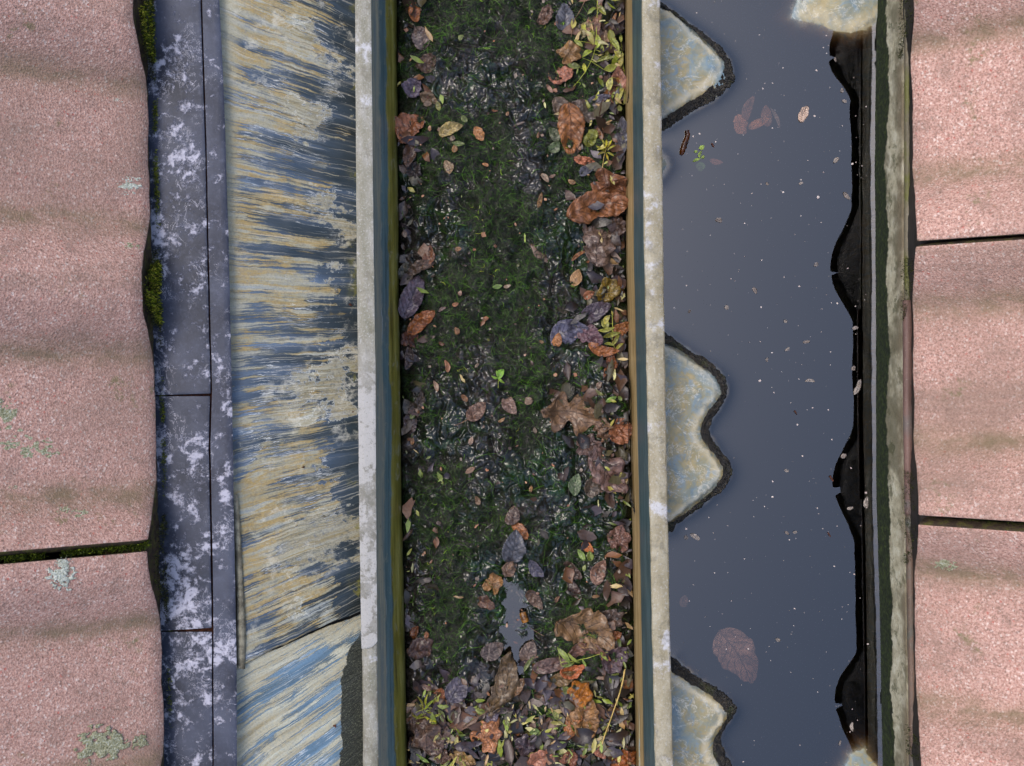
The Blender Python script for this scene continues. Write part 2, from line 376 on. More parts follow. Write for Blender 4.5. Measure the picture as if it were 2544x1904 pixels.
def mat_leaf():
    k = Mat('wet_dead_leaf', .5, .3); k.b.inputs['Coat Weight'].default_value = .5; k.b.inputs['Coat Roughness'].default_value = .2; k.b.inputs['Coat IOR'].default_value = 1.4
    oc = k.n('ShaderNodeObjectInfo'); uv = k.n('ShaderNodeUVMap').outputs[0]
    s = k.n('ShaderNodeSeparateXYZ', {0: uv}).outputs; u, v = s[0], s[1]
    av = k.ma('ABSOLUTE', k.ma('SUBTRACT', v, .5))
    fr = k.ma('FRACT', k.ma('MULTIPLY', k.ma('SUBTRACT', u, k.ma('MULTIPLY', av, .55)), 7.))
    side = k.mr(k.ma('ABSOLUTE', k.ma('SUBTRACT', fr, .5)), .0, .1, 1., 0.)
    mid = k.mr(av, .0, .025, 1., 0.); vein = k.ma('MAXIMUM', mid, k.ma('MULTIPLY', side, .7))
    rnd = k.ma('MULTIPLY', oc.outputs['Random'], 40.)
    vec = k.n('ShaderNodeVectorMath', {0: k.pos, 1: k.comb(rnd, rnd, 0.)}, operation='ADD').outputs[0]
    n = k.noise(130, 6, .72, .6, vec=vec); n2 = k.noise(330, 3, .7, vec=vec)
    c = k.mix(k.mr(n, .42, .6), k.mix(.03, oc.outputs['Color'], '#8a7a66'), k.mix(.5, oc.outputs['Color'], '#1c140e'))
    c = k.mix(k.mr(n2, .58, .78, 0., .2), c, '#b79a80')
    c = k.mix(k.mr(n, .2, .42, .4, 0.), c, k.mix(.6, oc.outputs['Color'], '#d39a62'))
    c = k.mix(k.ma('MULTIPLY', vein, .6), c, k.mix(.6, oc.outputs['Color'], '#120a07'))
    c = k.n('ShaderNodeHueSaturation', {'Hue': .507, 'Saturation': 1.0, 'Value': .82, 'Color': c}).outputs[0]
    k.color(c); k.rough(k.mr(n2, .3, .7, .3, .6))
    k.bump(k.ma('ADD', k.ma('MULTIPLY', vein, -.7), k.ma('ADD', n, k.ma('MULTIPLY', n2, .4))), .0022, .9)
    return k.m
def mat_attr(name, rough=.4, spec=.5):
    k = Mat(name, rough, spec); c = k.n('ShaderNodeAttribute', attribute_name='Col').outputs['Color']
    n = k.noise(300, 3, .6); k.color(k.mix(k.mr(n, .3, .7, 0., .3), c, '#1b120c')); k.bump(n, .0006); return k.m
def mat_liner():
    k = Mat('mineral_stained_valley_sheet', .5, .4)
    a = k.noise(24, 6, .65, .8); b = k.noise(60, 5, .7, 1.4, off=2.); 
    c = k.ramp(a, [(.34, '#566c76'), (.44, '#737d78'), (.52, '#807b5f'), (.6, '#8f8159'), (.75, '#9c967f')])
    c = k.mix(k.mr(b, .5, .64, 0., .7), c, '#647c8a'); c = k.mix(k.mr(b, .3, .42, .6, 0.), c, '#aaa79a')
    e = k.n('ShaderNodeAttribute', attribute_name='Col').outputs['Fac']
    c = k.mix(k.ma('MULTIPLY', k.ma('MULTIPLY', e, k.mr(a, .3, .6, .5, 1.)), .7), c, '#b0a68c')
    c = k.mix(k.mr(k.noise(300, 4, .7), .56, .7, 0., .5), c, '#6c6a55'); c = k.mix(k.mr(k.noise(45, 7, .78, .4, off=8.), .52, .6, 0., .5), c, '#5d6a6a')
    li = k.mr(k.ma('ABSOLUTE', k.ma('SUBTRACT', k.noise(26, 6, .7, .6, off=12.), .5)), 0., .012, 1., 0.); c = k.mix(k.ma('MULTIPLY', li, .5), c, '#c6c3b8')
    k.color(c); k.bump(k.ma('ADD', b, k.ma('MULTIPLY', k.noise(300, 3), .3)), .0012, .6); return k.m
def mat_crust():
    k = Mat('black_wet_algae_crust', .25, .5)
    n = k.noise(130, 5, .7, 1.); c = k.ramp(n, [(.35, '#090806'), (.5, '#1c1812'), (.6, '#332c20'), (.72, '#5a5140')])
    c = k.mix(k.mr(k.noise(40, 3, off=4.), .58, .68, 0., .5), c, '#32360f')
    k.color(c); k.bump(k.ma('ADD', n, k.noise(400, 3, .7, 1.)), .003, .9); return k.m
def mat_water():
    k = Mat('murky_standing_water'); t = k.t; t.nodes.remove(k.b)
    fr = k.n('ShaderNodeFresnel', {'IOR': 1.82}).outputs[0]
    tr = k.n('ShaderNodeBsdfTransparent', {0: (.92, .9, .86, 1)}).outputs[0]
    gl = k.n('ShaderNodeBsdfGlossy', {'Color': (1, 1, 1, 1), 'Roughness': .0}).outputs[0]
    ms = k.n('ShaderNodeMixShader', {0: fr, 1: tr, 2: gl}).outputs[0]
    out = [n for n in t.nodes if n.type == 'OUTPUT_MATERIAL'][0]; t.links.new(ms, out.inputs['Surface'])
    va = k.n('ShaderNodeVolumeAbsorption', {'Color': (.35, .2, .1, 1), 'Density': 260.}).outputs[0]
    t.links.new(va, out.inputs['Volume']); return k.m
def mat_concrete():
    k = Mat('algae_edged_render', .85, .25)
    x, y, z = k.sep(); n = k.noise(70, 6, .7); b = k.noise(16, 4, .6)
    c = k.ramp(n, [(.3, '#6c6650'), (.5, '#9b957c'), (.7, '#b5b09b')])
    c = k.mix(k.mr(b, .46, .6, 0., .8), c, '#55503c'); c = k.mix(k.mr(k.noise(34, 7, .75, .3, off=8.), .53, .6, 0., .7), c, '#3d3f26')
    wv = k.noise(11, 5, .65, vec=k.comb(0., y, 3.))
    lim = k.ma('ADD', z, k.ma('MULTIPLY', k.ma('SUBTRACT', wv, .5), -.05)); lim = k.ma('ADD', lim, k.ma('MULTIPLY', k.ma('SUBTRACT', k.noise(160, 3), .5), .008))
    al = k.ramp(k.noise(200, 4, .7), [(.35, '#0e130a'), (.55, '#1f2810'), (.75, '#39421a')])
    c = k.mix(k.mr(lim, -.050, -.046, 1., 0.), c, al)
    up = k.mr(z, -.03, -.012); c = k.mix(k.ma('MULTIPLY', up, k.mr(b, .35, .6, .2, .7)), c, '#6d604b')
    k.color(c); k.bump(k.ma('ADD', n, k.noise(300, 3)), .0016, .8); return k.m
def mat_bar(name, a, b, g):
    k = Mat(name, .6, .35); n = k.noise(40, 5, .65, vec=k.scale((1, .3, 1))); c = k.ramp(n, [(.35, a), (.6, b)])
    c = k.mix(k.mr(k.noise(16, 4, .6, off=2.), .5, .62, 0., .8), c, g)
    c = k.mix(k.mr(k.noise(420, 3, .7), .6, .7, 0., .5), c, '#8a8478'); k.color(c); k.bump(k.noise(250, 4), .0008); return k.m
def mat_plain(name, a, b, sc=60, rough=.7, bd=.001):
    k = Mat(name, rough, .35); n = k.noise(sc, 5, .65); k.color(k.mix(k.mr(n, .35, .65), a, b)); k.bump(k.noise(sc*4, 3), bd); return k.m
def mat_lichen(name, a, b):
    k = Mat(name, .95, .1); n = k.noise(520, 4, .7); k.color(k.ramp(n, [(.35, b), (.55, a), (.75, '#e6e6dc')])); k.bump(n, .003); return k.m

M = dict(tile=mat_tile(), edge=mat_edge(), moss=mat_moss('bright_moss', 0), zinc=mat_zinc('blue_grey_sheet', .5), zinc2=mat_zinc('blue_grey_lip', .52, ('#262933', '#404450')),
         streak=mat_streak('mineral_streaked_sheet'), streak2=mat_streak('blue_streaked_sheet', True),
         riml=mat_rim('galvanised_lip', '#5d5b48', '#757263', '#8a8880', .58), rimw=mat_rim('white_worn_lip', '#5d5b48', '#757263', '#8a8880', .58, True),
         rimr=mat_rim('cream_lip', '#746b52', '#857c63', '#948d78', .55), walll=mat_wall_left(), wallr=mat_wall_right(), sludge=mat_sludge(),
         leaf=mat_leaf(), litter=mat_attr('litter_bits'), strand=mat_attr('algae_strands', .3, .25), liner=mat_liner(), crust=mat_crust(), water=mat_water(),
         concrete=mat_concrete(), bar1=mat_bar('olive_bar', '#514a38', '#6b6350', '#56571f'), bar2=mat_bar('red_brown_bar', '#503b34', '#6b5249', '#5b5550'),
         bar3=mat_bar('brown_bar', '#4a3f34', '#675345', '#4b5048'), bead=mat_plain('old_sealant', '#4f4a3c', '#807b68', 90), dark=mat_plain('dark_board', '#15110d', '#2a231b', 20),
         stem=mat_plain('straw_stem', '#b79a5c', '#8f7d3a', 90, .5), twig=mat_plain('brown_twig', '#4a3526', '#7a5f48', 120, .6), gstem=mat_plain('green_stem', '#7f8a2c', '#a3a244', 120, .5),
         rust=mat_plain('rust_flake', '#2b1610', '#5c3320', 300, .8), lichen=mat_lichen('white_lichen', '#c9cbbb', '#8f917a'), lichen2=mat_lichen('grey_green_lichen', '#a3a283', '#6f6d4e'),
         seed=mat_plain('wet_brown_seed_case', '#1c0d04', '#4a2608', 60, .15), speck=mat_plain('pale_specks', '#a08f8a', '#cfc2b6', 400, .7), snail=mat_plain('glossy_brown_shell', '#2a1607', '#8a5a1c', 90, .12))

# ------------------------------------------------------------------ setting under everything
YA, YB = -1050, 2950           # how far the gutter runs beyond the view, in drawing units
ZW = -0.080                    # water level
def slab(name, x0, x1, y0, y1, z0, z1, mat, parent=None):
    co = np.array([(x, y, z) for z in (z0, z1) for x, y in ((x0, y0), (x1, y0), (x1, y1), (x0, y1))])
    q = np.array([(3, 2, 1, 0), (4, 5, 6, 7), (0, 1, 5, 4), (1, 2, 6, 5), (2, 3, 7, 6), (3, 0, 4, 7)])
    return mesh_np(name, co, q, mat, parent, smooth=False)
tag(slab('gutter_board', -.9, .9, -1.0, 1.0, -.26, -.2, M['dark']), kind='structure')

# ------------------------------------------------------------------ tiled roofs
TAN = math.tan(R(38)); ROLL_A, ROLL_W = .044, .070
def roll(y, c0, per):
    d = np.abs((np.asarray(y)-c0+per/2) % per-per/2); t = np.clip(d/ROLL_W, 0, 1)
    return (ROLL_A if per > .268 else ROLL_A+.006)*np.cos(t*math.pi/2)**1.35*(t < 1), d
SIDE = {-1: dict(xe=-.364, sl=-.024, c0=-.175, per=.27), 1: dict(xe=.4085, sl=-.009, c0=-.123, per=.266)}
def edge_x(side, y): p = SIDE[side]; return p['xe']+p['sl']*y
def tile_z(side, x, y):
    """top of the first course of tiles"""
    p = SIDE[side]; return .03+(np.abs(x)-np.abs(edge_x(side, y)))*TAN+roll(y, p['c0'], p['per'])[0]
COURSE = .36
def tile(side, course, ya, yb, parent, seed, lift=0.):
    p = SIDE[side]; n = max(8, int((yb-ya)/.004)); m = 46
    y = np.linspace(ya, yb, n)[:, None]*np.ones((1, m)); t = np.linspace(0, COURSE+.05, m)[None, :]*np.ones((n, 1))
    r, d = roll(y, p['c0'], p['per'])
    wob = (fbm(y/.03, np.full_like(y, seed), 4, seed)-.5)*.004*(np.exp(-t/.01))
    run = (t+course*COURSE)*math.cos(R(38))+wob-(.011 if side > 0 else .002)*(r/ROLL_A)*np.exp(-t/.06)*(course == 0)
    zrun = (t+course*COURSE)*math.cos(R(38))
    z = .03+zrun*TAN+r+course*.02*1.0+lift+(fbm(y/.05, t/.05, 3, seed)-.5)*.003
    z = z-.0035*np.exp(-t/.004)                                     # worn front arris
    x = edge_x(side, y)+side*run
    dirt = np.exp(-((d-ROLL_W*.93)/.013)**2)*(.55+.5*fbm(y/.02, t/.1, 3, seed+3))
    col = np.repeat(np.clip(dirt, 0, 1).reshape(-1, 1), 3, 1)
    o = grid_obj('roof_tile', x, y, z, [M['tile'], M['edge']], parent, col=col); upY(o)
    return solid(o, .016, -1, rim=1, bevel=.0022)
def moss_blades(name, pts, nrm, parent, size=.0028, cols=('#6f7d10', '#9aa31a', '#4b5a0c', '#c0b93a'), blades=5):
    pts = np.repeat(np.asarray(pts), blades, 0); nrm = np.repeat(np.asarray(nrm), blades, 0); n = len(pts)
    d = nrm+RNG.normal(0, .55, (n, 3)); d /= np.linalg.norm(d, axis=1)[:, None]
    sd = np.cross(d, RNG.normal(0, 1, (n, 3))); sd /= np.linalg.norm(sd, axis=1)[:, None]+1e-9
    L = size*RNG.uniform(.5, 1.3, (n, 1)); w = L*.2; b = pts+RNG.normal(0, size*.35, (n, 3))
    co = np.stack([b-sd*w, b+sd*w, b+d*L], 1).reshape(-1, 3)
    pal = np.array([hexc(c) for c in cols]); ci = RNG.integers(0, len(pal), n); cc = pal[ci]*RNG.uniform(.6, 1.15, (n, 1))
    col = np.repeat(cc, 3, 0); col[0::3] *= .5; col[1::3] *= .5
    o = mesh_np(name, co, np.arange(3*n).reshape(-1, 3), M['moss'], parent, smooth=False, col=col); o['kind'] = 'stuff'; return o
def lichen(side, px, py, rx, ry, mat, parent, seed, thr=.38, name='lichen'):
    p = SIDE[side]
    z = .1
    for _ in range(6): x, y, _z = U(px, py, z); z = float(tile_z(side, x, y))
    k = S*(H-z)/H; n = 64; gx, gy = np.meshgrid(np.linspace(-1.2, 1.2, n), np.linspace(-1.2, 1.2, n))
    X = x+gx*rx*k; Y = y+gy*ry*k; rr = np.hypot(gx, gy)
    f = fbm(gx*4+seed*3.3, gy*4*ry/rx, 4, seed)+.55*(1-rr)-.25
    Z = tile_z(side, X, Y)+.0004+.003*np.clip(f-thr+.1, 0, .35)*1.2+(fbm(gx*14, gy*14, 3, seed+4)-.5)*.0012
    q = grid_quads(n, n); keep = (f.ravel()[q].mean(1) > thr); q = q[keep]
    co = np.stack([X, Y, Z], -1).reshape(-1, 3); us = np.unique(q); mp = -np.ones(len(co), int); mp[us] = np.arange(len(us))
    o = mesh_np(name, co[us], mp[q], mat, parent); upY(o); solid(o, .0012, -1); o['kind'] = 'stuff'; return o

def roof(side, label, seams, seed):
    root = tag(empty('tiled_roof', (edge_x(side, 0), 0, .03)), label, 'roof')
    ro = root.location.copy(); kids = []
    for c in range(3):
        sh = 0 if c % 2 == 0 else .135
        for i in range(len(seams)-1):
            a, b, gap = seams[i][0], seams[i+1][0], seams[i+1][1]
            kids.append(tile(side, c, a+(sh if c else 0), b-gap+(sh if c else 0), None, seed+i*3+c*31, lift=.0015*((i*7+seed) % 3)))
    p = SIDE[side]
    # bedding under the rolls at the eaves, dark and mossy
    y = np.linspace(-.86, .86, 700); r, d = roll(y, p['c0'], p['per']); ex = edge_x(side, y)+side*.005
    top = .03-.012+r; rows = []
    for f in (0, .35, .7, 1): 
        zz = -.012+(top+.012)*f; xx = ex-side*((.011 if side > 0 else .002)*r/ROLL_A)*f+side*(.002+.004*(fbm(y/.012, np.full_like(y, f*4), 4, seed)-.5))
        rows.append((xx, y, zz))
    rows.append((ex+side*.04, y, top)); rows.insert(0, (ex+side*.04, y, 0*y-.012))
    X, Y, Z = [np.stack([r_[i] for r_ in rows], 1) for i in range(3)]
    o = grid_obj('eaves_bedding', X, Y, Z, [M['edge'] if side < 0 else M['dark']], None); kids.append(o)
    # underlay below the joints
    X = np.array([[edge_x(side, -.86)+side*.02, edge_x(side, .86)+side*.02], [edge_x(side, 0)+side*.9, edge_x(side, 0)+side*.9]]); Y = np.array([[-.86, .86], [-.86, .86]])
    kids.append(solid(upY(grid_obj('underlay', X, Y, np.array([[.008, .008], [.008+.88*TAN]*2]), [M['dark']], None)), .01))
    for o in kids: o.parent = root; o.matrix_parent_inverse.identity(); o.location = -ro
    return root
left_roof = roof(-1, 'pink granular tile roof along the left edge, above the blue-grey flashing', [(-.705, 0), (-.164+.0, .012), (.385, .009)][:0] or [(-.705, 0), (-.155, .010), (.385, .006), (.92, .006)], 3)
right_roof = roof(1, 'pink granular tile roof along the right edge, above the flooded valley', [(-.93, 0), (-.664, .006), (-.398, .006), (-.130, .009), (.138, .004), (.406, .006), (.674, .006)], 40)
def under(o, root):
    o.parent = root; o.location = -root.location; return o
# moss at the eaves and in the joints
def eaves_moss(side, root, spans, cols, size=.003, name='moss'):
    P = []; Nn = []
    for (pa, pb, n, zlo, zhi) in spans:
        for _ in range(n):
            py = random.uniform(pa, pb); y = -(py-CY)*S*.955
            top = .03-.014+float(roll(y, SIDE[side]['c0'], SIDE[side]['per'])[0])
            w = (py-pa)*(pb-py)/((pb-pa)/2)**2
            z = random.uniform(zlo, zlo+(min(zhi, top)-zlo)*(.35+.65*w))
            if vn(y*60, z*140, 5) < .3: continue
            P.append((float(edge_x(side, y))-side*random.uniform(-.001, .0025), y, z)); Nn.append((-side*.8, 0, .6))
    under(moss_blades(name, P, Nn, None, size, cols), root)
BR = ('#7d8a14', '#a3a81c', '#56650c', '#c9bd45', '#3a4408'); DK = ('#2a2a0c', '#3d3f12', '#55581c', '#1d1c0a', '#6a6c2a')
eaves_moss(-1, left_roof, [(-60, 125, 900, -.002, .05), (640, 800, 1100, 0, .055)], BR)
eaves_moss(-1, left_roof, [(590, 860, 700, 0, .06), (1290, 1580, 500, 0, .05), (-100, 200, 500, 0, .05)], DK, .0022)
eaves_moss(-1, left_roof, [(120, 640, 1500, .0, .013), (850, 1300, 800, .0, .010), (1550, 1910, 400, .0, .008)], ('#66701a', '#46520f', '#8b902a', '#7d8a14'), .0024)
eaves_moss(1, right_roof, [(-40, 110, 400, .0, .06), (630, 790, 300, .0, .06), (1180, 1290, 250, 0, .06), (1300, 1420, 250, 0, .06), (1840, 1910, 200, 0, .06)], ('#3c420e', '#525a14', '#2b300c', '#1c1c09'), .0015)
def joint_moss(side, root, yc, w, n, cols):
    P = []; Nn = []
    for _ in range(n):
        y = yc+random.uniform(-w, w)*.5; run = random.uniform(.0, .28); x = float(edge_x(side, y))+side*run
        if vn(x*60, yc*9, 8) < .25: continue
        P.append((x, y, float(tile_z(side, x, y))-.013+random.uniform(-.004, .003))); Nn.append((0, 0, 1))
    under(moss_blades('moss', P, Nn, None, .0025, cols), root)
joint_moss(-1, left_roof, -.1600, .009, 2600, ('#33420c', '#4c5f10', '#2a3a0a', '#637414', '#75861c'))
joint_moss(1, right_roof, -.1345, .007, 700, ('#2c3410', '#424d14', '#15170a', '#5b6420'))
for a in ((-1, 292, 248, 15, 15, 'lichen'), (-1, 318, 460, 26, 28, 'lichen'), (-1, 70, 1105, 85, 62, 'lichen2'), (-1, 8, 1030, 36, 40, 'lichen2'), (-1, 154, 1432, 30, 34, 'lichen'), (-1, 158, 1402, 15, 16, 'lichen'),
          (-1, 258, 1850, 52, 46, 'lichen2'), (-1, 350, 1842, 16, 20, 'lichen2'), (-1, 160, 1265, 16, 14, 'lichen2'), (-1, 325, 610, 20, 13, 'lichen2'), (-1, 36, 1210, 20, 14, 'lichen2'), (-1, 200, 1275, 24, 16, 'lichen2'),
          (1, 2345, 1400, 26, 18, 'lichen2'), (1, 2330, 90, 22, 16, 'lichen2')):
    under(lichen(a[0], a[1], a[2], a[3], a[4], M[a[5]], None, a[1] % 97), left_roof if a[0] < 0 else right_roof)

# ------------------------------------------------------------------ left: blue-grey flashing and streaked lining
fl = tag(empty('eaves_flashing', U(460, 952, 0)), 'blue-grey metal flashing with white bloom below the left roof tiles', 'flashing')
pan_r = PL([(0, 498), (350, 509), (650, 515), (970, 523), (1100, 519), (1500, 526), (1904, 527)])
fl_l = PL([(0, 330), (1904, 372)])
strip_r = PL([(0, 545), (250, 557), (600, 568), (1000, 577), (1400, 583), (1640, 588), (1904, 589)])
def between(a, b, t): return lambda y: a(y)*(1-t)+b(y)*t
def fpanel(name, y0, y1, dr, lift, skew=0):
    r = lambda y: pan_r(y)+dr
    o = loft(name, [(fl_l, .003+lift), (between(fl_l, r, .25), .0070+lift), (between(fl_l, r, .55), .0090+lift), (between(fl_l, r, .85), .0095+lift), (r, .0090+lift)], y0, y1, [M['zinc']], None, 9, .6, .0008, int(y0) % 17+3, 3)
    if skew:                                    # slanted lower end
        me = o.data; ys = [v.co.y for v in me.vertices]; lo = min(ys)
        for v in me.vertices:
            f = max(0, 1-(v.co.y-lo)/.05); v.co.y += f*skew*(v.co.x-U(440, 0)[0])
    under(solid(o, .0022, -1, bevel=.0005), fl); return o
fpanel('panel', YA, 981, 0, .0012, .03); fpanel('panel', 984.5, 1566, -1, .0, .06); fpanel('panel', 1570.5, YB, 0, -.0006, 0)
under(solid(upY(loft('backing', [(fl_l, -.004), (lambda y: strip_r(y)-8, -.004)], YA, YB, [M['rust']], None, 60)), .002), fl)
under(solid(loft('lower_strip', [(lambda y: pan_r(y)+4.0, .0080), (lambda y: pan_r(y)+8, .0080), (lambda y: strip_r(y)-5, .0072), (strip_r, .0062)], YA, YB, [M['zinc2']], None, 9, .5, .0006, 4, 3), .003, -1, bevel=.0006), fl)
ln = tag(empty('valley_lining', U(730, 952, -.02)), 'metal lining with ochre and cream streaks between flashing and gutter', 'gutter lining')
rim_l_out = PL([(0, 883), (640, 887), (900, 890), (1264, 893), (1610, 899), (1904, 902)])
crackp = [(560, 1658), (589, 1645), (608, 1634), (632, 1622), (698, 1595), (780, 1558), (854, 1530), (891, 1517), (940, 1500)]
cx_, cy_ = np.array([p[0] for p in crackp]), np.array([p[1] for p in crackp])
def sheet(name, upper, mat, dz):
    n, m = (220, 40); xl = (PL([(0, 540), (600, 562), (1250, 575), (1500, 590), (1630, 600), (1904, 600)]) if upper else PL([(0, 560), (1904, 583)]))
    u = np.linspace(0, 1, m)[None, :]; px = None
    pyc = np.linspace(0, 1, n)[:, None]
    px0 = xl(np.array([[1000.]]))*(1-u)+930*u
    yc = np.interp(px0, cx_, cy_)+(fbm(px0/14, px0*0+2, 3, 5)-.5)*5
    py = (YA+(yc-YA)*pyc) if upper else ((yc+9)+(YB-yc-9)*pyc)
    px = xl(py)*(1-u)+(rim_l_out(py)+45)*u
    z = dz-.003-.034*u**.8-.010*u**3+(fbm(px/110, py/180, 3, 9)-.5)*.005
    k = S*(H-z)/H
    o = upY(grid_obj(name, (px-CX)*k, -(py-CY)*k, z, [mat], None)); solid(o, .002, -1, bevel=.0004); return under(o, ln)
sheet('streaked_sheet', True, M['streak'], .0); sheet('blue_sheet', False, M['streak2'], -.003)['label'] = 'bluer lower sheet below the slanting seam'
# sealant bead at the foot of the upper sheet
bp = [(583, 1230, .5), (590, 1330, 4), (596, 1450, 7), (599, 1560, 9), (599, 1652, 8), (597, 1658, 6)]
tb = tube('sealant_bead', [U(a, b, -.0035) for a, b, r in bp], .0038, M['bead'], None, 8, 1.3); under(tb, ln)
for px, py, s in ((752, 1160, 6), (869, 757, 6), (874, 1022, 6), (835, 1805, 8)):
    u = (px-560)/360; z = -.003-.034*u**.8-.01*u**3+.002; pts = [U(px+random.uniform(-s, s), py+random.uniform(-s*.6, s*.6), z+i*.0004) for i in range(4)]
    under(tube('rust_flake', pts, .0011, M['rust'], None, 5, .6), ln)

# ------------------------------------------------------------------ the gutter
gut = tag(empty('box_gutter', U(1272, 952, -.1)), 'metal box gutter choked with wet sludge between the two valleys', 'gutter')
rim_l_in = PL([(0, 921), (640, 928), (900, 932), (1264, 934), (1610, 937), (1904, 941)])
wl_b = PL([(0, 985), (640, 990), (1264, 998), (1904, 1012)])
rim_r_in = PL([(0, 1594), (640, 1600), (1264, 1613), (1904, 1627)])
rim_r_out = PL([(0, 1640), (640, 1648), (850, 1651), (1250, 1658), (1904, 1672)])
wr_b = PL([(0, 1553), (640, 1556), (1264, 1570), (1904, 1580)])
g1 = solid(loft('rim', [(rim_l_out, -.001), (lambda y: rim_l_out(y)+4, .0004), (lambda y: rim_l_in(y)-4, .0004), (rim_l_in, -.001)], YA, YB, [M['riml']], None, 8, 1.3, .0004, 6, 2), .004, -1, bevel=.0008)
under(g1, gut)
def lapz(y): return np.full_like(y, .0022)
def lapw(y): return np.clip((1612-y)/18, 0, 1)**.5
mid = between(rim_l_out, rim_l_in, .35)
lap = loft('rim_overlap', [(lambda y: rim_l_out(y)-1, .0018), (mid, .0024), (lambda y: mid(y)+(rim_l_in(y)+.5-mid(y))*lapw(y), .0018)], YA, 1612, [M['rimw']], None, 3, .7, .0003, 8, 4)
under(solid(lap, .0016, -1, bevel=.0004), gut)['label'] = 'upper rim piece, whitish and worn towards its rounded end'
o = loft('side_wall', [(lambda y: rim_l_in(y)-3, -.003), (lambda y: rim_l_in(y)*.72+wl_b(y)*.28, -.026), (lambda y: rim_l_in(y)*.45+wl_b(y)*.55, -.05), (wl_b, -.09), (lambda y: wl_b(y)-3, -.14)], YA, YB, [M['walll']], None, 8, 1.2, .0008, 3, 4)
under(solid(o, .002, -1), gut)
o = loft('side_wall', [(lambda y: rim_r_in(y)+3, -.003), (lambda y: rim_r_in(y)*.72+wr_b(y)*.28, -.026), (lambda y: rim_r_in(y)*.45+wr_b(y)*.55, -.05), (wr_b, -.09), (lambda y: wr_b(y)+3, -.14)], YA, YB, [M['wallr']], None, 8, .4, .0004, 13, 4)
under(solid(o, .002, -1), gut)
under(solid(loft('rim', [(rim_r_in, -.001), (lambda y: rim_r_in(y)+4, .0006), (lambda y: rim_r_out(y)-4, .0006), (rim_r_out, -.001)], YA, YB, [M['rimr']], None, 8, 1.2, .0003, 16, 2), .004, -1, bevel=.0009), gut)
# outer faces of the two rims, folded down
under(solid(loft('outer_fold', [(lambda y: rim_r_out(y)-3, -.004), (lambda y: rim_r_out(y)-13, -.05), (lambda y: rim_r_out(y)-22, -.1)], YA, YB, [M['bar2']], None, 10, 1.5, 0, 19), .0015, -1), gut)
under(solid(loft('outer_fold', [(lambda y: rim_l_out(y)+3, -.004), (lambda y: rim_l_out(y)+10, -.05), (lambda y: rim_l_out(y)+16, -.08)], YA, YB, [M['bar1']], None, 10, .6, 0, 21), .0015, -1), gut)
under(solid(upY(loft('floor', [(lambda y: wl_b(y)-30, -.14), (lambda y: wr_b(y)+30, -.14)], YA, YB, [M['dark']], None, 60)), .01), gut)

# ------------------------------------------------------------------ sludge
ZS = -.088
def sludge_h(px, py):
    px = np.asarray(px, float); py = np.asarray(py, float)
    wx = (fbm(px/38, py/38, 3, 21)-.5)*60; wy = (fbm(px/38+50, py/38, 3, 22)-.5)*60
    r1 = 1-np.abs(2*fbm((px+wx)/26, (py+wy)/26, 2, 23)-1)
    r2 = 1-np.abs(2*fbm((px+wx*1.2)/10, (py+wy*1.2)/10, 2, 24)-1)
    bl = np.abs(2*fbm((px+wx*.5)/70, (py+wy*.5)/70, 2, 27)-1)
    h = ZS+.022*(fbm(px/170, py/170, 3, 25)-.5)+.014*(fbm(px/55, py/55, 3, 26)-.5)+.008*(np.sqrt(bl)-.45)+.0052*(r1-.7)+.0020*(r2-.7)
    dl = px-wl_b(py); dr = wr_b(py)-px; d = np.minimum(dl, dr)
    h = h-.014*np.exp(-np.clip(d, -20, 400)/22)
    h = h+.008*np.exp(-((px-1290)/60)**2-((py-40)/75)**2)
    pd = seg_dist(np.stack([px.ravel(), py.ravel()], 1), PUD_C, False).reshape(px.shape)
    return h-.014*np.exp(-(pd/30)**2)
PUD_C = [(1275, 1475), (1270, 1530), (1268, 1580), (1280, 1620), (1285, 1660)]
py = np.arange(-420, 2330, 2.6); u = np.linspace(0, 1, 226)
PY = py[:, None]*np.ones((1, len(u))); PX = (wl_b(py)-6)[:, None]*(1-u)+(wr_b(py)+6)[:, None]*u
Z = sludge_h(PX, PY); k = S*(H-ZS)/H
sl = upY(grid_obj('sludge', (PX-CX)*k, -(PY-CY)*k, Z, [M['sludge']]))
tag(sl, 'dark green and brown wet algae sludge filling the gutter', 'sludge', kind='stuff')
def SP(px, py, dz=0.):
    return ((px-CX)*S*(H-ZS)/H, -(py-CY)*S*(H-ZS)/H, float(sludge_h(np.array([px]), np.array([py]))[0])+dz)
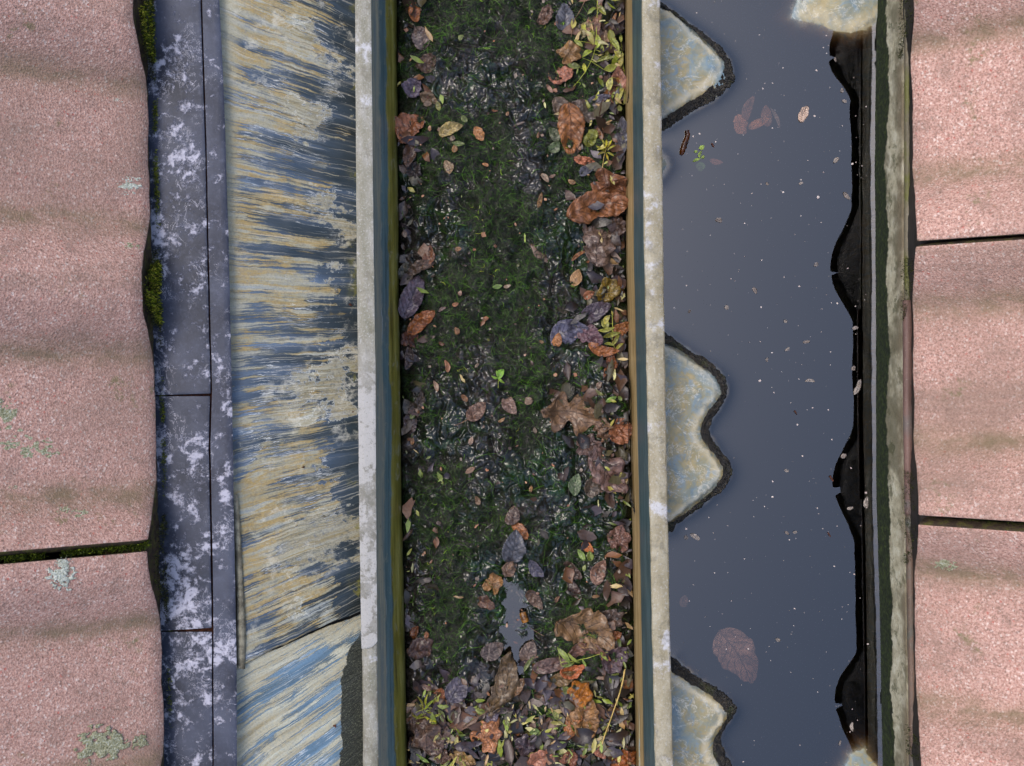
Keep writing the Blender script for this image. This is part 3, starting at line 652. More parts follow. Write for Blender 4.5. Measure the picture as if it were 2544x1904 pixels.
# algae strands matted over it
def strands(name, n, L, w, cols, field, seed, lift=.0006):
    rg = np.random.default_rng(seed)
    py = rg.uniform(-150, 2060, n*3); u = rg.uniform(.02, .98, n*3); px = wl_b(py)*(1-u)+wr_b(py)*u
    keep = rg.uniform(0, 1, len(px)) < field(px, py); px, py = px[keep][:n], py[keep][:n]; n = len(px)
    a = rg.uniform(0, 2*math.pi, n)*.4+fbm(px/60, py/60, 2, seed)*9; ln_ = L*rg.uniform(.5, 1.4, n); curl = rg.normal(0, 1.1, n); K = 5
    ptsx = [px]; ptsy = [py]; aa = a.copy()
    for i in range(K-1):
        ptsx.append(ptsx[-1]+np.cos(aa)*ln_/(K-1)); ptsy.append(ptsy[-1]+np.sin(aa)*ln_/(K-1)); aa = aa+curl*.6+rg.normal(0, .25, n)
    PXs = np.stack(ptsx, 1); PYs = np.stack(ptsy, 1); lo = wl_b(PYs)+2; hi = wr_b(PYs)-2; PXs = np.clip(PXs, lo, hi)
    Zs = sludge_h(PXs, PYs)+lift+rg.uniform(0, .0016, (n, 1))*np.sin(np.linspace(.2, 3.0, K))[None, :]
    dx = np.gradient(PXs, axis=1); dy = np.gradient(PYs, axis=1); nn = np.hypot(dx, dy)+1e-6; ox, oy = -dy/nn, dx/nn
    ww = w*rg.uniform(.5, 1.3, (n, 1))*np.array([.8, 1, 1, .8, .2])[None, :]; k = S*(H-ZS)/H
    def mk(s, dz): return np.stack([(PXs+ox*ww*s-CX)*k, -(PYs+oy*ww*s-CY)*k, Zs+dz], -1)
    A = mk(-.5, 0); B = mk(0, .0005); C = mk(.5, 0); V = np.stack([A, B, C], 2).reshape(n, K*3, 3)
    q = []
    for i in range(K-1):
        for j in range(2): q.append((i*3+j, i*3+j+1, (i+1)*3+j+1, (i+1)*3+j))
    Q = (np.array(q)[None]+np.arange(n)[:, None, None]*K*3).reshape(-1, 4)
    pal = np.array([hexc(c) for c in cols]); cc = pal[rg.integers(0, len(pal), n)]*rg.uniform(.6, 1.2, (n, 1)); col = np.repeat(cc, K*3, 0)
    o = mesh_np(name, V.reshape(-1, 3), Q, M['strand'], None, col=col); return o
def f_alg(px, py):
    m = fbm(px/110, py/110, 3, 61); e = np.minimum(px-wl_b(py), wr_b(py)-px)
    return np.clip((m-.47)*7, .1, .9)*np.clip(e/70, .15, 1)*np.where(py > 1650, .35, 1)
st = strands('algae_strands', 30000, 46, 1.1, ('#0a1206', '#122009', '#1a2e0a', '#263c0e', '#345212', '#486e1a', '#16210d', '#1a1814', '#26231f', '#383430', '#0c1408'), f_alg, 5)
tag(st, 'fine green algae threads matted over the gutter sludge', 'algae', kind='stuff')
st = strands('bright_algae_tips', 700, 16, 1.1, ('#6f9a1e', '#8fb42a', '#9ba32e', '#557d18'), lambda a, b: f_alg(a, b)**2*np.clip((fbm(a/60, b/60, 2, 91)-.5)*6, .03, 1), 6, .0016)
tag(st, 'bright yellow-green algae tips dotted over the gutter sludge', 'algae', kind='stuff')

# ------------------------------------------------------------------ puddle in the sludge
pc = resample(np.array(PUD_C, float), 14); th_ = np.linspace(0, 2*math.pi, 90, endpoint=False)
pp = []
for t_ in th_:
    dd = np.array([math.cos(t_), math.sin(t_)]); pp.append(pc[np.argmax(pc @ dd)]+dd*(46 if abs(math.cos(t_)) > .5 else 30))
pp = np.array(pp)
zp = float(np.median(sludge_h(np.array([p[0] for p in PUD_C], float), np.array([p[1] for p in PUD_C], float))))+.0058
bm = bmesh.new(); vs = [bm.verts.new(((x-CX)*S*(H-zp)/H, -(y-CY)*S*(H-zp)/H, zp)) for x, y in pp]
f = bm.faces.new(vs); f.normal_update()
if f.normal.z < 0: f.normal_flip()
bmesh.ops.triangulate(bm, faces=[f]); me = bpy.data.meshes.new('puddle'); bm.to_mesh(me); bm.free(); me.materials.append(M['water'])
po = link(bpy.data.objects.new('puddle', me)); solid(po, .012, -1); tag(po, kind='structure')

# ------------------------------------------------------------------ right: flooded valley
isl_out = {
 'a': [(1560, -30), (1647, 6), (1685, 38), (1745, 81), (1784, 113), (1813, 145), (1825, 179), (1818, 209), (1784, 248), (1745, 267), (1690, 299), (1655, 324), (1560, 350)],
 'b': [(1560, 800), (1660, 830), (1694, 856), (1737, 886), (1779, 912), (1805, 941), (1811, 971), (1796, 1010), (1771, 1044), (1758, 1074), (1778, 1099), (1790, 1121), (1813, 1151), (1819, 1176), (1805, 1206), (1766, 1240), (1724, 1274), (1685, 1296), (1666, 1328), (1560, 1345)],
 'c': [(1560, 1600), (1675, 1627), (1690, 1648), (1724, 1673), (1758, 1699), (1796, 1720), (1822, 1746), (1830, 1767), (1818, 1789), (1796, 1814), (1788, 1840), (1805, 1878), (1822, 1904), (1840, 1950), (1815, 2020), (1700, 2080), (1560, 2100)]}
isl_pale = {
 'a': [(1560, 0), (1645, 24), (1685, 55), (1741, 105), (1779, 141), (1792, 166), (1788, 184), (1758, 216), (1720, 245), (1664, 277), (1647, 294), (1560, 320)],
 'b': [(1560, 830), (1660, 860), (1698, 884), (1737, 912), (1771, 941), (1784, 967), (1777, 988), (1745, 1027), (1728, 1061), (1732, 1091), (1758, 1121), (1784, 1155), (1790, 1176), (1771, 1206), (1737, 1236), (1694, 1270), (1662, 1296), (1560, 1318)],
 'c': [(1560, 1640), (1679, 1678), (1707, 1700), (1732, 1712), (1762, 1729), (1788, 1755), (1798, 1776), (1788, 1797), (1766, 1823), (1754, 1844), (1758, 1870), (1779, 1904), (1800, 1950), (1780, 2000), (1690, 2050), (1560, 2070)]}
isl_small = [(1590, 360), (1647, 376), (1662, 393), (1668, 414), (1660, 431), (1640, 455), (1590, 470)]
isl_tr = [(1990, -120), (1980, 0), (1966, 41), (1993, 55), (2031, 60), (2069, 75), (2112, 83), (2150, 76), (2176, 60), (2260, 40), (2260, -140)]
isl_br = [(2085, 1930), (2110, 1880), (2146, 1856), (2166, 1890), (2230, 1960), (2220, 2100), (2070, 2080)]
for d in (isl_out, isl_pale):
    for k_ in d: d[k_] = smooth_poly(d[k_], 1)
wall_b = PL([(0, 2177), (400, 2173), (700, 2175), (1250, 2177), (1480, 2184), (1904, 2192)])
bar_l = PL([(0, 2242), (700, 2242), (1000, 2243), (1280, 2247), (1750, 2255), (1904, 2256)])
kw = S*(H-ZW)/H
def sheet_shore(P):
    """height of the valley sheet above the water, from its distance to each shoreline"""
    h = np.full(len(P), -1.); 
    for kk, o_ in isl_out.items():
        d = sdf(P, o_); di = sdf(P, isl_pale[kk])
        hh = np.where(d < 0, np.maximum(d*.0007, -.034), np.where(di < 0, .0075*np.clip(d/34, 0, 1), .0075+.004*(1-np.exp(-np.clip(di, 0, 300)/25))))
        h = np.maximum(h, hh)
    for o_, s, top in ((isl_small, .0004, .004), (isl_tr, .00028, .005), (isl_br, .0003, .0015)):
        d = sdf(P, o_); h = np.maximum(h, np.where(d < 0, np.maximum(d*s, -.034), top*(1-np.exp(-d/22))))
    return h
vl = tag(empty('flooded_valley_lining', U(1900, 952, ZW-.03)), 'stained sheet lining breaking the surface as pale islands in the flooded valley', 'valley lining')
px = np.arange(1585, 2216, 4.); pyy = np.arange(-330, 2300, 4.); GX, GY = np.meshgrid(px, pyy); P = np.stack([GX.ravel(), GY.ravel()], 1)
P2 = P+np.stack([(fbm(P[:, 0]/16, P[:, 1]/16, 3, 31)-.5)*9, (fbm(P[:, 0]/16+9, P[:, 1]/16, 3, 32)-.5)*9], 1)
hh = sheet_shore(P2)
edge_pale = np.zeros(len(P))
for kk in isl_pale: edge_pale = np.maximum(edge_pale, np.exp(-((sdf(P2, isl_pale[kk])-7)/9)**2))
edge_pale = np.maximum(edge_pale, .7*np.exp(-((sdf(P2, isl_tr)-18)/22)**2))
hz = hh+np.where(hh > .002, (fbm(P[:, 0]/60, P[:, 1]/60, 4, 33)-.5)*.006+(fbm(P[:, 0]/18, P[:, 1]/18, 3, 34)-.5)*.0016, 0)
Zl = (ZW+hz).reshape(GX.shape)
o = upY(grid_obj('sheet', (GX-CX)*kw, -(GY-CY)*kw, Zl, [M['liner']], None, col=np.repeat(edge_pale[:, None], 3, 1))); solid(o, .003, -1); under(o, vl)
# black crust along the shorelines
for kk, lab in (('a', 0), ('b', 1), ('c', 2)):
    a = isl_out[kk]; b = isl_pale[kk]; N_ = 420; A = resample(a, N_)
    bb = resample(b, 900); B = np.stack([bb[np.argmin(np.hypot(*(bb-A[i]).T))] for i in range(N_)])
    for _ in range(6): B[1:-1] = (B[:-2]+2*B[1:-1]+B[2:])/4
    m = 20; s = np.linspace(-.03, .8, m)[None, :, None]
    G = A[:, None]*(1-s)+B[:, None]*s; tt = np.linspace(0, 40, N_)[:, None]
    nv = (A-B); nv /= np.linalg.norm(nv, axis=1)[:, None]+1e-6
    G = G+nv[:, None]*((fbm(tt*1.0+lab*9, s[..., 0]*1.5+0*tt, 4, 71)-.5)*12*(1-.3*s[..., 0])+(fbm(tt*6+lab, s[..., 0]*4+0*tt, 3, 76)-.5)*4)[..., None]
    Pg = G.reshape(-1, 2); z = ZW+np.where(s[..., 0]+0*tt < 0, s[..., 0]*.02, .0085*np.clip(s[..., 0], 0, 1)**.7)+.0034*(fbm(tt*3, s[..., 0]*5, 4, 73)-.45)+.0012
    z = z-.0035*np.clip((s[..., 0]-.85)/.25, 0, 1)
    o = upY(grid_obj('algae_crust', (G[..., 0]-CX)*kw, -(G[..., 1]-CY)*kw, z, [M['crust']], None)); under(o, vl)
# water: sheet with meniscus, closed below
px = np.concatenate([np.arange(1585, 2092, 5.), [0]*9]); nb = len(px)-9
pyy = np.arange(-330, 2300, 5.); GX = np.zeros((len(pyy), len(px))); GX[:, :nb] = px[:nb]; GY = pyy[:, None]*np.ones((1, len(px)))
we = wall_b(pyy); wid = 11+2.5*(fbm(pyy/70, pyy*0, 3, 81)-.5)*2+1.2*(vn(pyy/9, pyy*0+3, 82)-.5)
fr = np.array([-9, -3, -1.2, -1., -.85, -.6, -.3, 0, .9]); rise = np.array([0, 0, 0, .0, .0, 0, 0, 0, 0])
for j, f_ in enumerate(fr):
    GX[:, nb+j] = we+wid*(f_ if f_ > -1.5 else f_*.55)
Zw_ = np.zeros_like(GX)
for j, f_ in enumerate(fr):
    if f_ > -1.: Zw_[:, nb+j] = (f_+1.)*wid*kw*math.tan(R(10))
Pw = np.stack([GX.ravel(), GY.ravel()], 1); dmin = np.full(len(Pw), 1e9)
for o_ in list(isl_out.values())+[isl_small]: dmin = np.minimum(dmin, np.where(inside(Pw, o_), 0, seg_dist(Pw, o_)))
Zw_ = Zw_+(.0016*np.exp(-dmin/11)).reshape(GX.shape)
wo = upY(grid_obj('water', (GX-CX)*kw, -(GY-CY)*kw, ZW+Zw_, [M['water']])); solid(wo, .045, -1); tag(wo, kind='structure')

# ------------------------------------------------------------------ right: rendered upstand and eaves bars
up = solid(loft('rendered_upstand', [(lambda y: wall_b(y)-2, -.15), (wall_b, -.08), (lambda y: wall_b(y)*.5+bar_l(y)*.5, -.044), (lambda y: bar_l(y)+1, -.008), (lambda y: bar_l(y)+26, -.007)], YA, YB, [M['concrete']], None, 6, 1.1, .0008, 41, 8), .006, -1)
tag(up, 'beige rendered upstand with dark algae tide line below the right tiles', 'upstand')
tr = tag(empty('eaves_trim', U(2256, 952, 0)), 'brown half-round trim bars under the right tile edge', 'trim')
def bar(y0, y1, off, w, z, mat, lab):
    c = lambda y: bar_l(y)+off; rails = []
    for a in range(0, 181, 20): rails.append((lambda y, a=a: c(y)+w/2-w/2*math.cos(R(a)), z+.007*math.sin(R(a))))
    o = under(solid(loft('bar', rails, y0, y1, [mat], None, 9, .5, .0004, int(y0) % 13+2), .0015, -1), tr); o['label'] = lab
bar(YA, 748, 4, 23, -.003, M['bar1'], 'olive mossy upper bar'); bar(746, 1279, 0, 28, .000, M['bar2'], 'red-brown middle bar'); bar(1277, YB, 2, 26, -.003, M['bar3'], 'brown lower bar')

# ------------------------------------------------------------------ leaves
def leaf_mesh(name, kind, L, Wd, seed, curl, fold, crump):
    rg = np.random.default_rng(seed); nu, nv = (34, 15) if L > .016 else (20, 9) if L > .01 else (11, 5)
    u = np.linspace(0, 1, nu)[:, None]; v = np.linspace(-1, 1, nv)[None, :]
    def half(side):
        uu = u[:, 0]
        if kind == 'el': w = np.sin(np.pi*uu**.9)**.8
        elif kind == 'sl': w = np.sin(np.pi*uu)**.7*(1+.2*(vn(uu*6, uu*0+side, seed)-.5))
        elif kind == 'ov': w = 2.05*uu**.55*(1-uu)**.78*(1+.10*(((uu*15) % 1)-.5))
        elif kind == 'tor': w = 1.9*uu**.5*(1-uu)**.62*(.55+.8*fbm(uu*4.2+seed*1.7, uu*0+side*6, 3, seed)+.16*(vn(uu*13+side*3, uu*0, seed+5)-.5))
        elif kind == 'oak': w = np.sin(np.pi*uu**.85)**.6*(.72+.34*np.sin(uu*21+side*1.3+seed))
        elif kind == 'map': w = np.sin(np.pi*uu**.8)**.5*(.62+.55*fbm(uu*4.5+seed*2.1, uu*0+side*7, 2, seed)+.10*(vn(uu*16, uu*0+side, seed+2)-.5))
        else: w = np.sin(np.pi*uu)**.42*(.6+.75*fbm(uu*3.5+seed, uu*0+side*5, 3, seed+1))        # torn fragment
        w = w*(1+.10*(fbm(uu*9, uu*0+side, 3, seed+3)-.5)); w[0] = max(w[0], .02); w[-1] = max(.01, w[-1]*.3); return w
    hw = np.where(v < 0, half(0)[:, None], half(1)[:, None])
    bend = (rg.uniform(-1, 1)*.12)*np.sin(np.pi*u)*L
    x = (u-.5)*L+0*v; y = v*hw*Wd/2+bend
    if kind in ('cr', 'map', 'oak', 'tor'): x = x+(fbm(u*5+v*1.5, v*3+u, 3, seed+6)-.5)*.14*L
    m = max(L, Wd)
    z = fold*np.abs(v)**1.2*hw*Wd/2+curl*m*((u-.5)**2*2-.12)+0*v
    z = z+crump*m*(fbm(x/m*4.5+seed, y/m*4.5, 4, seed+8)-.5)*1.5
    z = z+crump*m*.55*(.65-(1-np.abs(2*fbm(x/m*4+3, y/m*4+seed, 3, seed+9)-1)))
    z = z+.03*m*np.cos((u*7-np.abs(v)*3.8)*2*math.pi)*.25*np.abs(v)*(kind in ('ov', 'oak', 'map', 'tor'))
    q = grid_quads(nu, nv); uv = np.stack([u+0*v, (v+1)/2+0*u], -1).reshape(-1, 2)
    co = np.stack([x, y, z], -1).reshape(-1, 3)
    return co, q, uv
def lobed_mesh(name, kind, L, Wd, seed, curl, fold, crump):
    rg = np.random.default_rng(seed); nr, nt = (10, 56)
    r = np.linspace(.03, 1, nr)[:, None]; th = np.linspace(-math.pi, math.pi, nt)[None, :]
    ax = np.array([0, 1.0, -1.0, 2.0, -2.0])+rg.normal(0, .12, 5); ln_ = np.array([1, .92, .92, .68, .68])*rg.uniform(.5, 1.15, 5)
    g = np.stack([l*np.exp(-(np.abs(th-a)/.40)**1.5) for a, l in zip(ax, ln_)], 0); R_ = .62+.38*g.max(0)
    R_ = R_*(1-.45*np.exp(-((np.abs(th)-math.pi)/.3)**2))
    R_ = R_*(1+.16*(fbm(th*2.2+seed, th*0+1, 3, seed)-.5)+.13*(vn(th*5.5+seed, th*0+2, seed+1)-.5))
    cut = rg.uniform(-math.pi, math.pi); R_ = R_*(1-.4*rg.uniform(0, 1)*np.exp(-((th-cut)/.45)**2))
    x = r*R_*np.cos(th)*L*.5; y = r*R_*np.sin(th)*Wd*.56; m = max(L, Wd)
    dv = np.stack([th-a for a in ax], 0); k = np.abs(dv).argmin(0); da = np.take_along_axis(dv, k[None], 0)[0]
    uv = np.stack([r+0*th, .5+.55*r*da], -1).reshape(-1, 2)
    an = rg.uniform(0, math.pi); t = (x*math.cos(an)+y*math.sin(an))/m
    z = fold*.8*np.abs(t+rg.uniform(-.1, .1))*m*.6+curl*m*((x/m)**2+(y/m)**2)*1.2
    z = z+crump*m*(fbm(x/m*4.5+seed, y/m*4.5, 4, seed+8)-.5)*1.7+crump*m*.5*(.6-(1-np.abs(2*fbm(x/m*3.5+3, y/m*3.5+seed, 2, seed+9)-1)))
    z = z+.035*m*np.cos(da*5)*r
    return np.stack([x, y, z], -1).reshape(-1, 3), grid_quads(nr, nt), uv
_used = set()
def short(lb):
    for w in (',', ' at ', ' near ', ' below ', ' against ', ' beside ', ' right ', ' left ', ' under ', ' lying ', ' above ', ' half ', ' between ', ' standing ', ' among ', ' with ', ' by ', ' touching ', ' hanging ', ' just ', ' in the ', ' on the '):
        if w in lb: lb = lb.split(w)[0]
    return lb
def beside(what, px, py, refs):
    """a label that points from the nearest large thing to this small one"""
    for nm, x, y in sorted(refs, key=lambda r: (r[1]-px)**2+(r[2]-py)**2)[:10]:
        dx, dy = px-x, py-y
        d = ('right of' if dx > 0 else 'left of') if abs(dx) > abs(dy) else ('below' if dy > 0 else 'above')
        for f in ('just ', 'a little further '):
            t = what+' '+f+d+' the '+nm
            if len(t.split()) <= 16 and t not in _used and not (f != 'just ' and what+' just '+d+' the '+nm not in _used): _used.add(t); return t
    return what
_seed = [100]
def place_leaf(name, px, py, L, Wd, ang, colr, kind='ov', label=None, cat='leaf', group=None, lift=.002, curl=None, fold=None, crump=None, tilt=None, zfix=None, parent=None):
    _seed[0] += 1; sd = _seed[0]; rg = random.Random(sd)
    zz = ZS if zfix is None else zfix; k = S*(H-zz)/H
    curl = rg.uniform(-.25, .35) if curl is None else curl; fold = rg.uniform(-.1, .45) if fold is None else fold
    crump = {'cr': .26, 'map': .2, 'oak': .18, 'ov': .14, 'el': .06, 'sl': .12, 'tor': .2}[kind] if crump is None else crump
    co, q, uv = (lobed_mesh if kind == 'map' and sd % 3 == 0 else leaf_mesh)(name, 'tor' if kind == 'map' and sd % 3 else kind, L*k, Wd*k, sd, curl, fold, crump)
    o = mesh_np(name, co, q, M['leaf'], parent, uv=uv); upY(o)
    x, y = (px-CX)*k, -(py-CY)*k
    if zfix is None:
        a = np.linspace(0, 2*math.pi, 9); gx = np.r_[px, px+np.cos(a)*L*.3]; gy = np.r_[py, py+np.sin(a)*Wd*.3]
        z = float(np.percentile(sludge_h(gx, gy), 75))+lift-float(np.percentile(co[:, 2], 12))*.7
    else: z = zfix
    t = (rg.uniform(-.22, .22), rg.uniform(-.18, .18)) if tilt is None else tilt
    o.location = (x, y, z); o.rotation_euler = (t[0], t[1], R(ang)); o.color = hexc(colr)+(1,)
    solid(o, max(.00018, min(.0004, L*k*.02)), 0)
    if parent is None: tag(o, label, cat, group)
    return o
G1 = 'fallen leaves in the gutter'
BIG = [
 # px, py, length, width, angle, colour, kind, label
 (1039, 33, 66, 34, 80, '#8a4a20', 'ov', 'narrow rust-orange leaf at the top left corner of the gutter'),
 (1043, 97, 62, 54, 110, '#6f5c56', 'ov', 'grey-brown leaf near the top left of the gutter, below the narrow rust one'),
 (1058, 160, 52, 40, 30, '#5e4334', 'cr', 'small crumpled brown leaf below the grey-brown leaf at upper left'),
 (1030, 222, 48, 52, 60, '#5f5260', 'map', 'mauve-grey leaf against the left wall, above the large rust one'),
 (1066, 250, 48, 30, -30, '#7b6048', 'cr', 'tan-edged scrap beside the mauve-grey leaf at upper left'),
 (1024, 327, 84, 70, 50, '#9a5a3c', 'map', 'large rust and pink lobed leaf against the upper left wall'),
 (1020, 385, 70, 30, 75, '#4e2f1e', 'sl', 'dark brown leaf strip below the large rust leaf at upper left'),
 (1122, 330, 62, 36, 20, '#a88f58', 'ov', 'yellow-tan folded leaf right of the large rust leaf'),
 (1190, 336, 36, 20, -60, '#a0622f', 'sl', 'orange-brown leaf sliver right of the yellow-tan folded leaf'),
 (1113, 419, 36, 24, -70, '#97795a', 'el', 'tan oval leaf on the upper left sludge'),
 (1028, 425, 60, 46, 80, '#3a2f2e', 'map', 'near-black wet leaf by the upper left wall'),
 (1397, 45, 58, 44, 85, '#4f5058', 'ov', 'slate-grey leaf lying flat at the top, left of the yellow sprigs'),
 (1352, 42, 44, 28, 60, '#6b4c3e', 'cr', 'small brown curled leaf at the top, beside the mud lump'),
 (1412, 138, 74, 46, 35, '#9a6f45', 'map', 'golden-brown lobed leaf left of the yellow sprigs'),
 (1393, 192, 50, 38, 10, '#b4705a', 'cr', 'crinkled salmon-pink leaf scrap left of the yellow sprigs'),
 (1530, 212, 76, 44, 85, '#a8705c', 'ov', 'pinkish ribbed leaf against the upper right wall'),
 (1484, 62, 90, 36, 80, '#8c6350', 'ov', 'pink-brown leaf under the yellow sprigs at the top'),
 (1450, 82, 52, 34, 40, '#8a7a50', 'ov', 'olive-tan leaf under the yellow sprigs at the top'),
 (1519, 100, 50, 22, 120, '#a98b72', 'ov', 'pale tan narrow leaf among the yellow sprigs'),
 (1500, 80, 48, 22, 70, '#6a4a3c', 'ov', 'dark pink-brown leaf right under the yellow sprigs'),
 (1414, 325, 112, 64, -88, '#8f5328', 'ov', 'large rust-brown leaf with its stalk end upward, right of centre'),
 (1392, 278, 60, 42, -70, '#6b5646', 'ov', 'grey-brown leaf half under the large rust-brown upright leaf'),
 (1436, 270, 52, 38, 40, '#55423a', 'ov', 'dark brown leaf right of the tip of the rust-brown upright leaf'),
 (1470, 283, 56, 50, 20, '#66574c', 'map', 'grey-brown veined leaf between the rust-brown upright leaf and the wall'),
 (1478, 262, 76, 22, 30, '#4b4754', 'sl', 'slate-purple leaf strip above the grey-brown veined leaf'),
 (1374, 338, 36, 22, 120, '#4a5026', 'el', 'dark olive oval leaf left of the rust-brown upright leaf'),
 (1376, 367, 30, 22, 40, '#4c5a2c', 'el', 'mid-green oval leaf at the foot of the rust-brown upright leaf'),
 (1468, 345, 38, 26, 60, '#808030', 'cr', 'yellow-green crumpled leaf right of the rust-brown upright leaf'),
 (1542, 345, 92, 28, 85, '#45434c', 'sl', 'long slate leaf standing along the upper right wall'),
 (1453, 402, 46, 17, -10, '#b5674a', 'cr', 'small orange-pink leaf scrap above the two big brown leaves'),
 (1459, 425, 38, 24, 30, '#50505a', 'ov', 'small slate leaf above the two big brown leaves'),
 (1507, 462, 122, 62, -20, '#7d4a30', 'map', 'upper of the two big folded brown leaves by the right wall'),
 (1484, 528, 128, 74, 12, '#874f2e', 'map', 'lower of the two big folded brown leaves by the right wall'),
 (1501, 605, 104, 84, 70, '#6b5348', 'map', 'broad grey-brown veined leaf below the two big folded brown leaves'),
 (1536, 565, 60, 34, 80, '#5a4238', 'map', 'dark brown leaf against the right wall beside the broad grey-brown one'),
 (1061, 640, 62, 26, 75, '#6a3a20', 'sl', 'rust strip standing at the left, above the purple veined leaf'),
 (1047, 668, 70, 34, 20, '#5c4434', 'map', 'brown leaf lying just above the purple veined leaf'),
 (1010, 672, 56, 40, 60, '#3e3c30', 'ov', 'dark olive-brown leaf against the left wall above the purple veined leaf'),
 (1024, 734, 118, 62, 68, '#5a4c58', 'ov', 'large purple-grey veined leaf by the left wall'),
 (1048, 802, 82, 40, 42, '#8c4a22', 'map', 'twisted rust leaf below the purple veined leaf'),
 (1018, 845, 66, 48, 80, '#5c2c1c', 'map', 'dark red-brown leaf against the left wall'),
 (1011, 890, 58, 24, 85, '#3c2824', 'sl', 'near-black leaf strip below the dark red-brown leaf'),
 (1432, 690, 38, 24, 70, '#b98a5e', 'el', 'pale tan oval leaf, right of centre above the middle'),
 (1509, 728, 82, 50, 60, '#7d6118', 'map', 'ochre-yellow lobed leaf by the right wall'),
 (1463, 733, 26, 20, 30, '#9a5a3c', 'ov', 'small rust leaf left of the ochre-yellow leaf'),
 (1480, 780, 74, 44, 30, '#4b3d48', 'ov', 'dark purple leaf below the ochre-yellow leaf'),
 (1414, 834, 84, 62, 25, '#565466', 'ov', 'slate-blue toothed leaf right of centre'),
 (1466, 838, 56, 44, -30, '#6a4a52', 'map', 'purple-red leaf touching the slate-blue toothed leaf'),
 (1381, 846, 32, 24, 70, '#b57040', 'ov', 'orange shell-shaped leaf left of the slate-blue toothed leaf'),
 (1499, 865, 66, 28, -12, '#98562f', 'ov', 'rust leaf right below the purple-red leaf'),
 (1541, 818, 44, 26, 20, '#96582e', 'cr', 'rust scrap against the right wall level with the slate-blue leaf'),
 (1511, 908, 58, 26, 80, '#80421f', 'cr', 'upright twisted rust leaf below the rust leaf by the right wall'),
 (1430, 1043, 148, 92, -12, '#7c5a40', 'oak', 'big brown oak-like leaf right of centre'),
 (1492, 1075, 56, 30, -60, '#6d4c38', 'oak', 'brown lobe hanging from the right end of the oak-like leaf'),
 (1540, 1070, 54, 46, 50, '#96583a', 'cr', 'crumpled rust leaf against the right wall beside the oak-like leaf'),
 (1452, 1108, 72, 46, 10, '#644a42', 'map', 'mauve-brown leaf just under the oak-like leaf'),
 (1511, 1165, 110, 80, -55, '#6e5048', 'map', 'big mauve-brown leaf by the right wall below the oak-like leaf'),
 (1480, 1208, 52, 44, 40, '#5c4c3e', 'ov', 'grey-brown leaf left of the foot of the big mauve-brown leaf'),
 (1432, 1204, 48, 26, 80, '#4f6034', 'el', 'dull green oval leaf left of the big mauve-brown leaf'),
 (1549, 1200, 46, 14, 80, '#9a7c4e', 'sl', 'tan curled strip against the right wall by the big mauve-brown leaf'),
 (1184, 1022, 52, 38, 45, '#6e4c3c', 'ov', 'brown-grey leaf with a stalk, left of centre'),
 (1269, 1006, 46, 32, -60, '#8a6a5c', 'ov', 'pinkish tan leaf at the centre of the gutter'),
 (1022, 1050, 56, 46, 70, '#4c3a38', 'map', 'dark mauve leaf against the left wall, lower middle'),
 (1036, 1000, 60, 34, 60, '#46362a', 'map', 'dark brown leaf above the dark mauve leaf at left'),
 (1275, 1357, 72, 58, 80, '#525258', 'ov', 'slate-grey ribbed leaf in the lower centre'),
 (1291, 1318, 46, 22, -50, '#a0613c', 'cr', 'orange-brown torn leaf touching the slate-grey ribbed leaf'),
 (1271, 1278, 44, 34, 70, '#5c4438', 'ov', 'dull brown leaf above the slate-grey ribbed leaf'),
 (1534, 1345, 80, 56, 75, '#7e564a', 'map', 'pink-brown wrinkled leaf against the lower right wall'),
 (1461, 1361, 30, 22, -40, '#c46a34', 'ov', 'bright orange leaf above the pale green pair'),
 (1490, 1420, 56, 36, 70, '#87604f', 'ov', 'pinkish leaf below the pale green pair'),
 (1425, 1418, 50, 34, -40, '#4a342a', 'ov', 'dark brown leaf left of the pinkish leaf'),
 (1428, 1462, 56, 24, -60, '#402a22', 'sl', 'near-black curved leaf below the dark brown leaf'),
 (1333, 1410, 46, 24, -50, '#4a4654', 'sl', 'small slate curl right of the slate-grey ribbed leaf'),
 (1223, 1452, 62, 42, 75, '#97683e', 'map', 'golden-brown leaf above the puddle'),
 (1267, 1415, 36, 26, 50, '#7a5c4a', 'cr', 'small tan-brown scrap between the ribbed leaf and the puddle'),
 (1206, 1500, 42, 28, -20, '#5e3c2c', 'map', 'brown leaf at the upper left edge of the puddle'),
 (1328, 1488, 50, 30, -50, '#5f4433', 'ov', 'brown leaf at the upper right edge of the puddle'),
 (1453, 1568, 128, 88, -25, '#84603f', 'map', 'big folded brown leaf right of the puddle'),
 (1458, 1620, 80, 34, 5, '#70493a', 'map', 'brown leaf under the lower edge of the big folded leaf'),
 (1518, 1535, 66, 44, 20, '#5f4c44', 'map', 'grey-brown leaf between the big folded leaf and the right wall'),
 (1525, 1585, 36, 22, 40, '#9a5630', 'cr', 'small rust leaf right of the big folded brown leaf'),
 (1047, 1605, 68, 60, 30, '#4c3028', 'map', 'dark brown leaf by the left wall, level with the puddle'),
 (1033, 1572, 34, 20, 80, '#7a4020', 'cr', 'small rust curl above the dark brown leaf at left'),
 (1240, 1692, 132, 64, 72, '#634a2e', 'map', 'large olive-brown leaf standing below the puddle'),
 (1224, 1612, 52, 42, 30, '#594740', 'ov', 'grey-brown leaf at the lower left edge of the puddle'),
 (1314, 1620, 50, 42, 70, '#6b5448', 'ov', 'brown leaf at the lower right edge of the puddle'),
 (1274, 1705, 66, 26, 35, '#7a5434', 'sl', 'brown folded strip right of the large olive-brown leaf'),
 (1421, 1661, 54, 32, 15, '#bb6038', 'map', 'bright orange leaf below the green sprig'),
 (1372, 1650, 84, 36, 12, '#664a42', 'ov', 'long mauve-brown leaf left of the bright orange leaf'),
 (1400, 1682, 60, 36, 20, '#70522c', 'ov', 'olive-brown leaf below the bright orange leaf'),
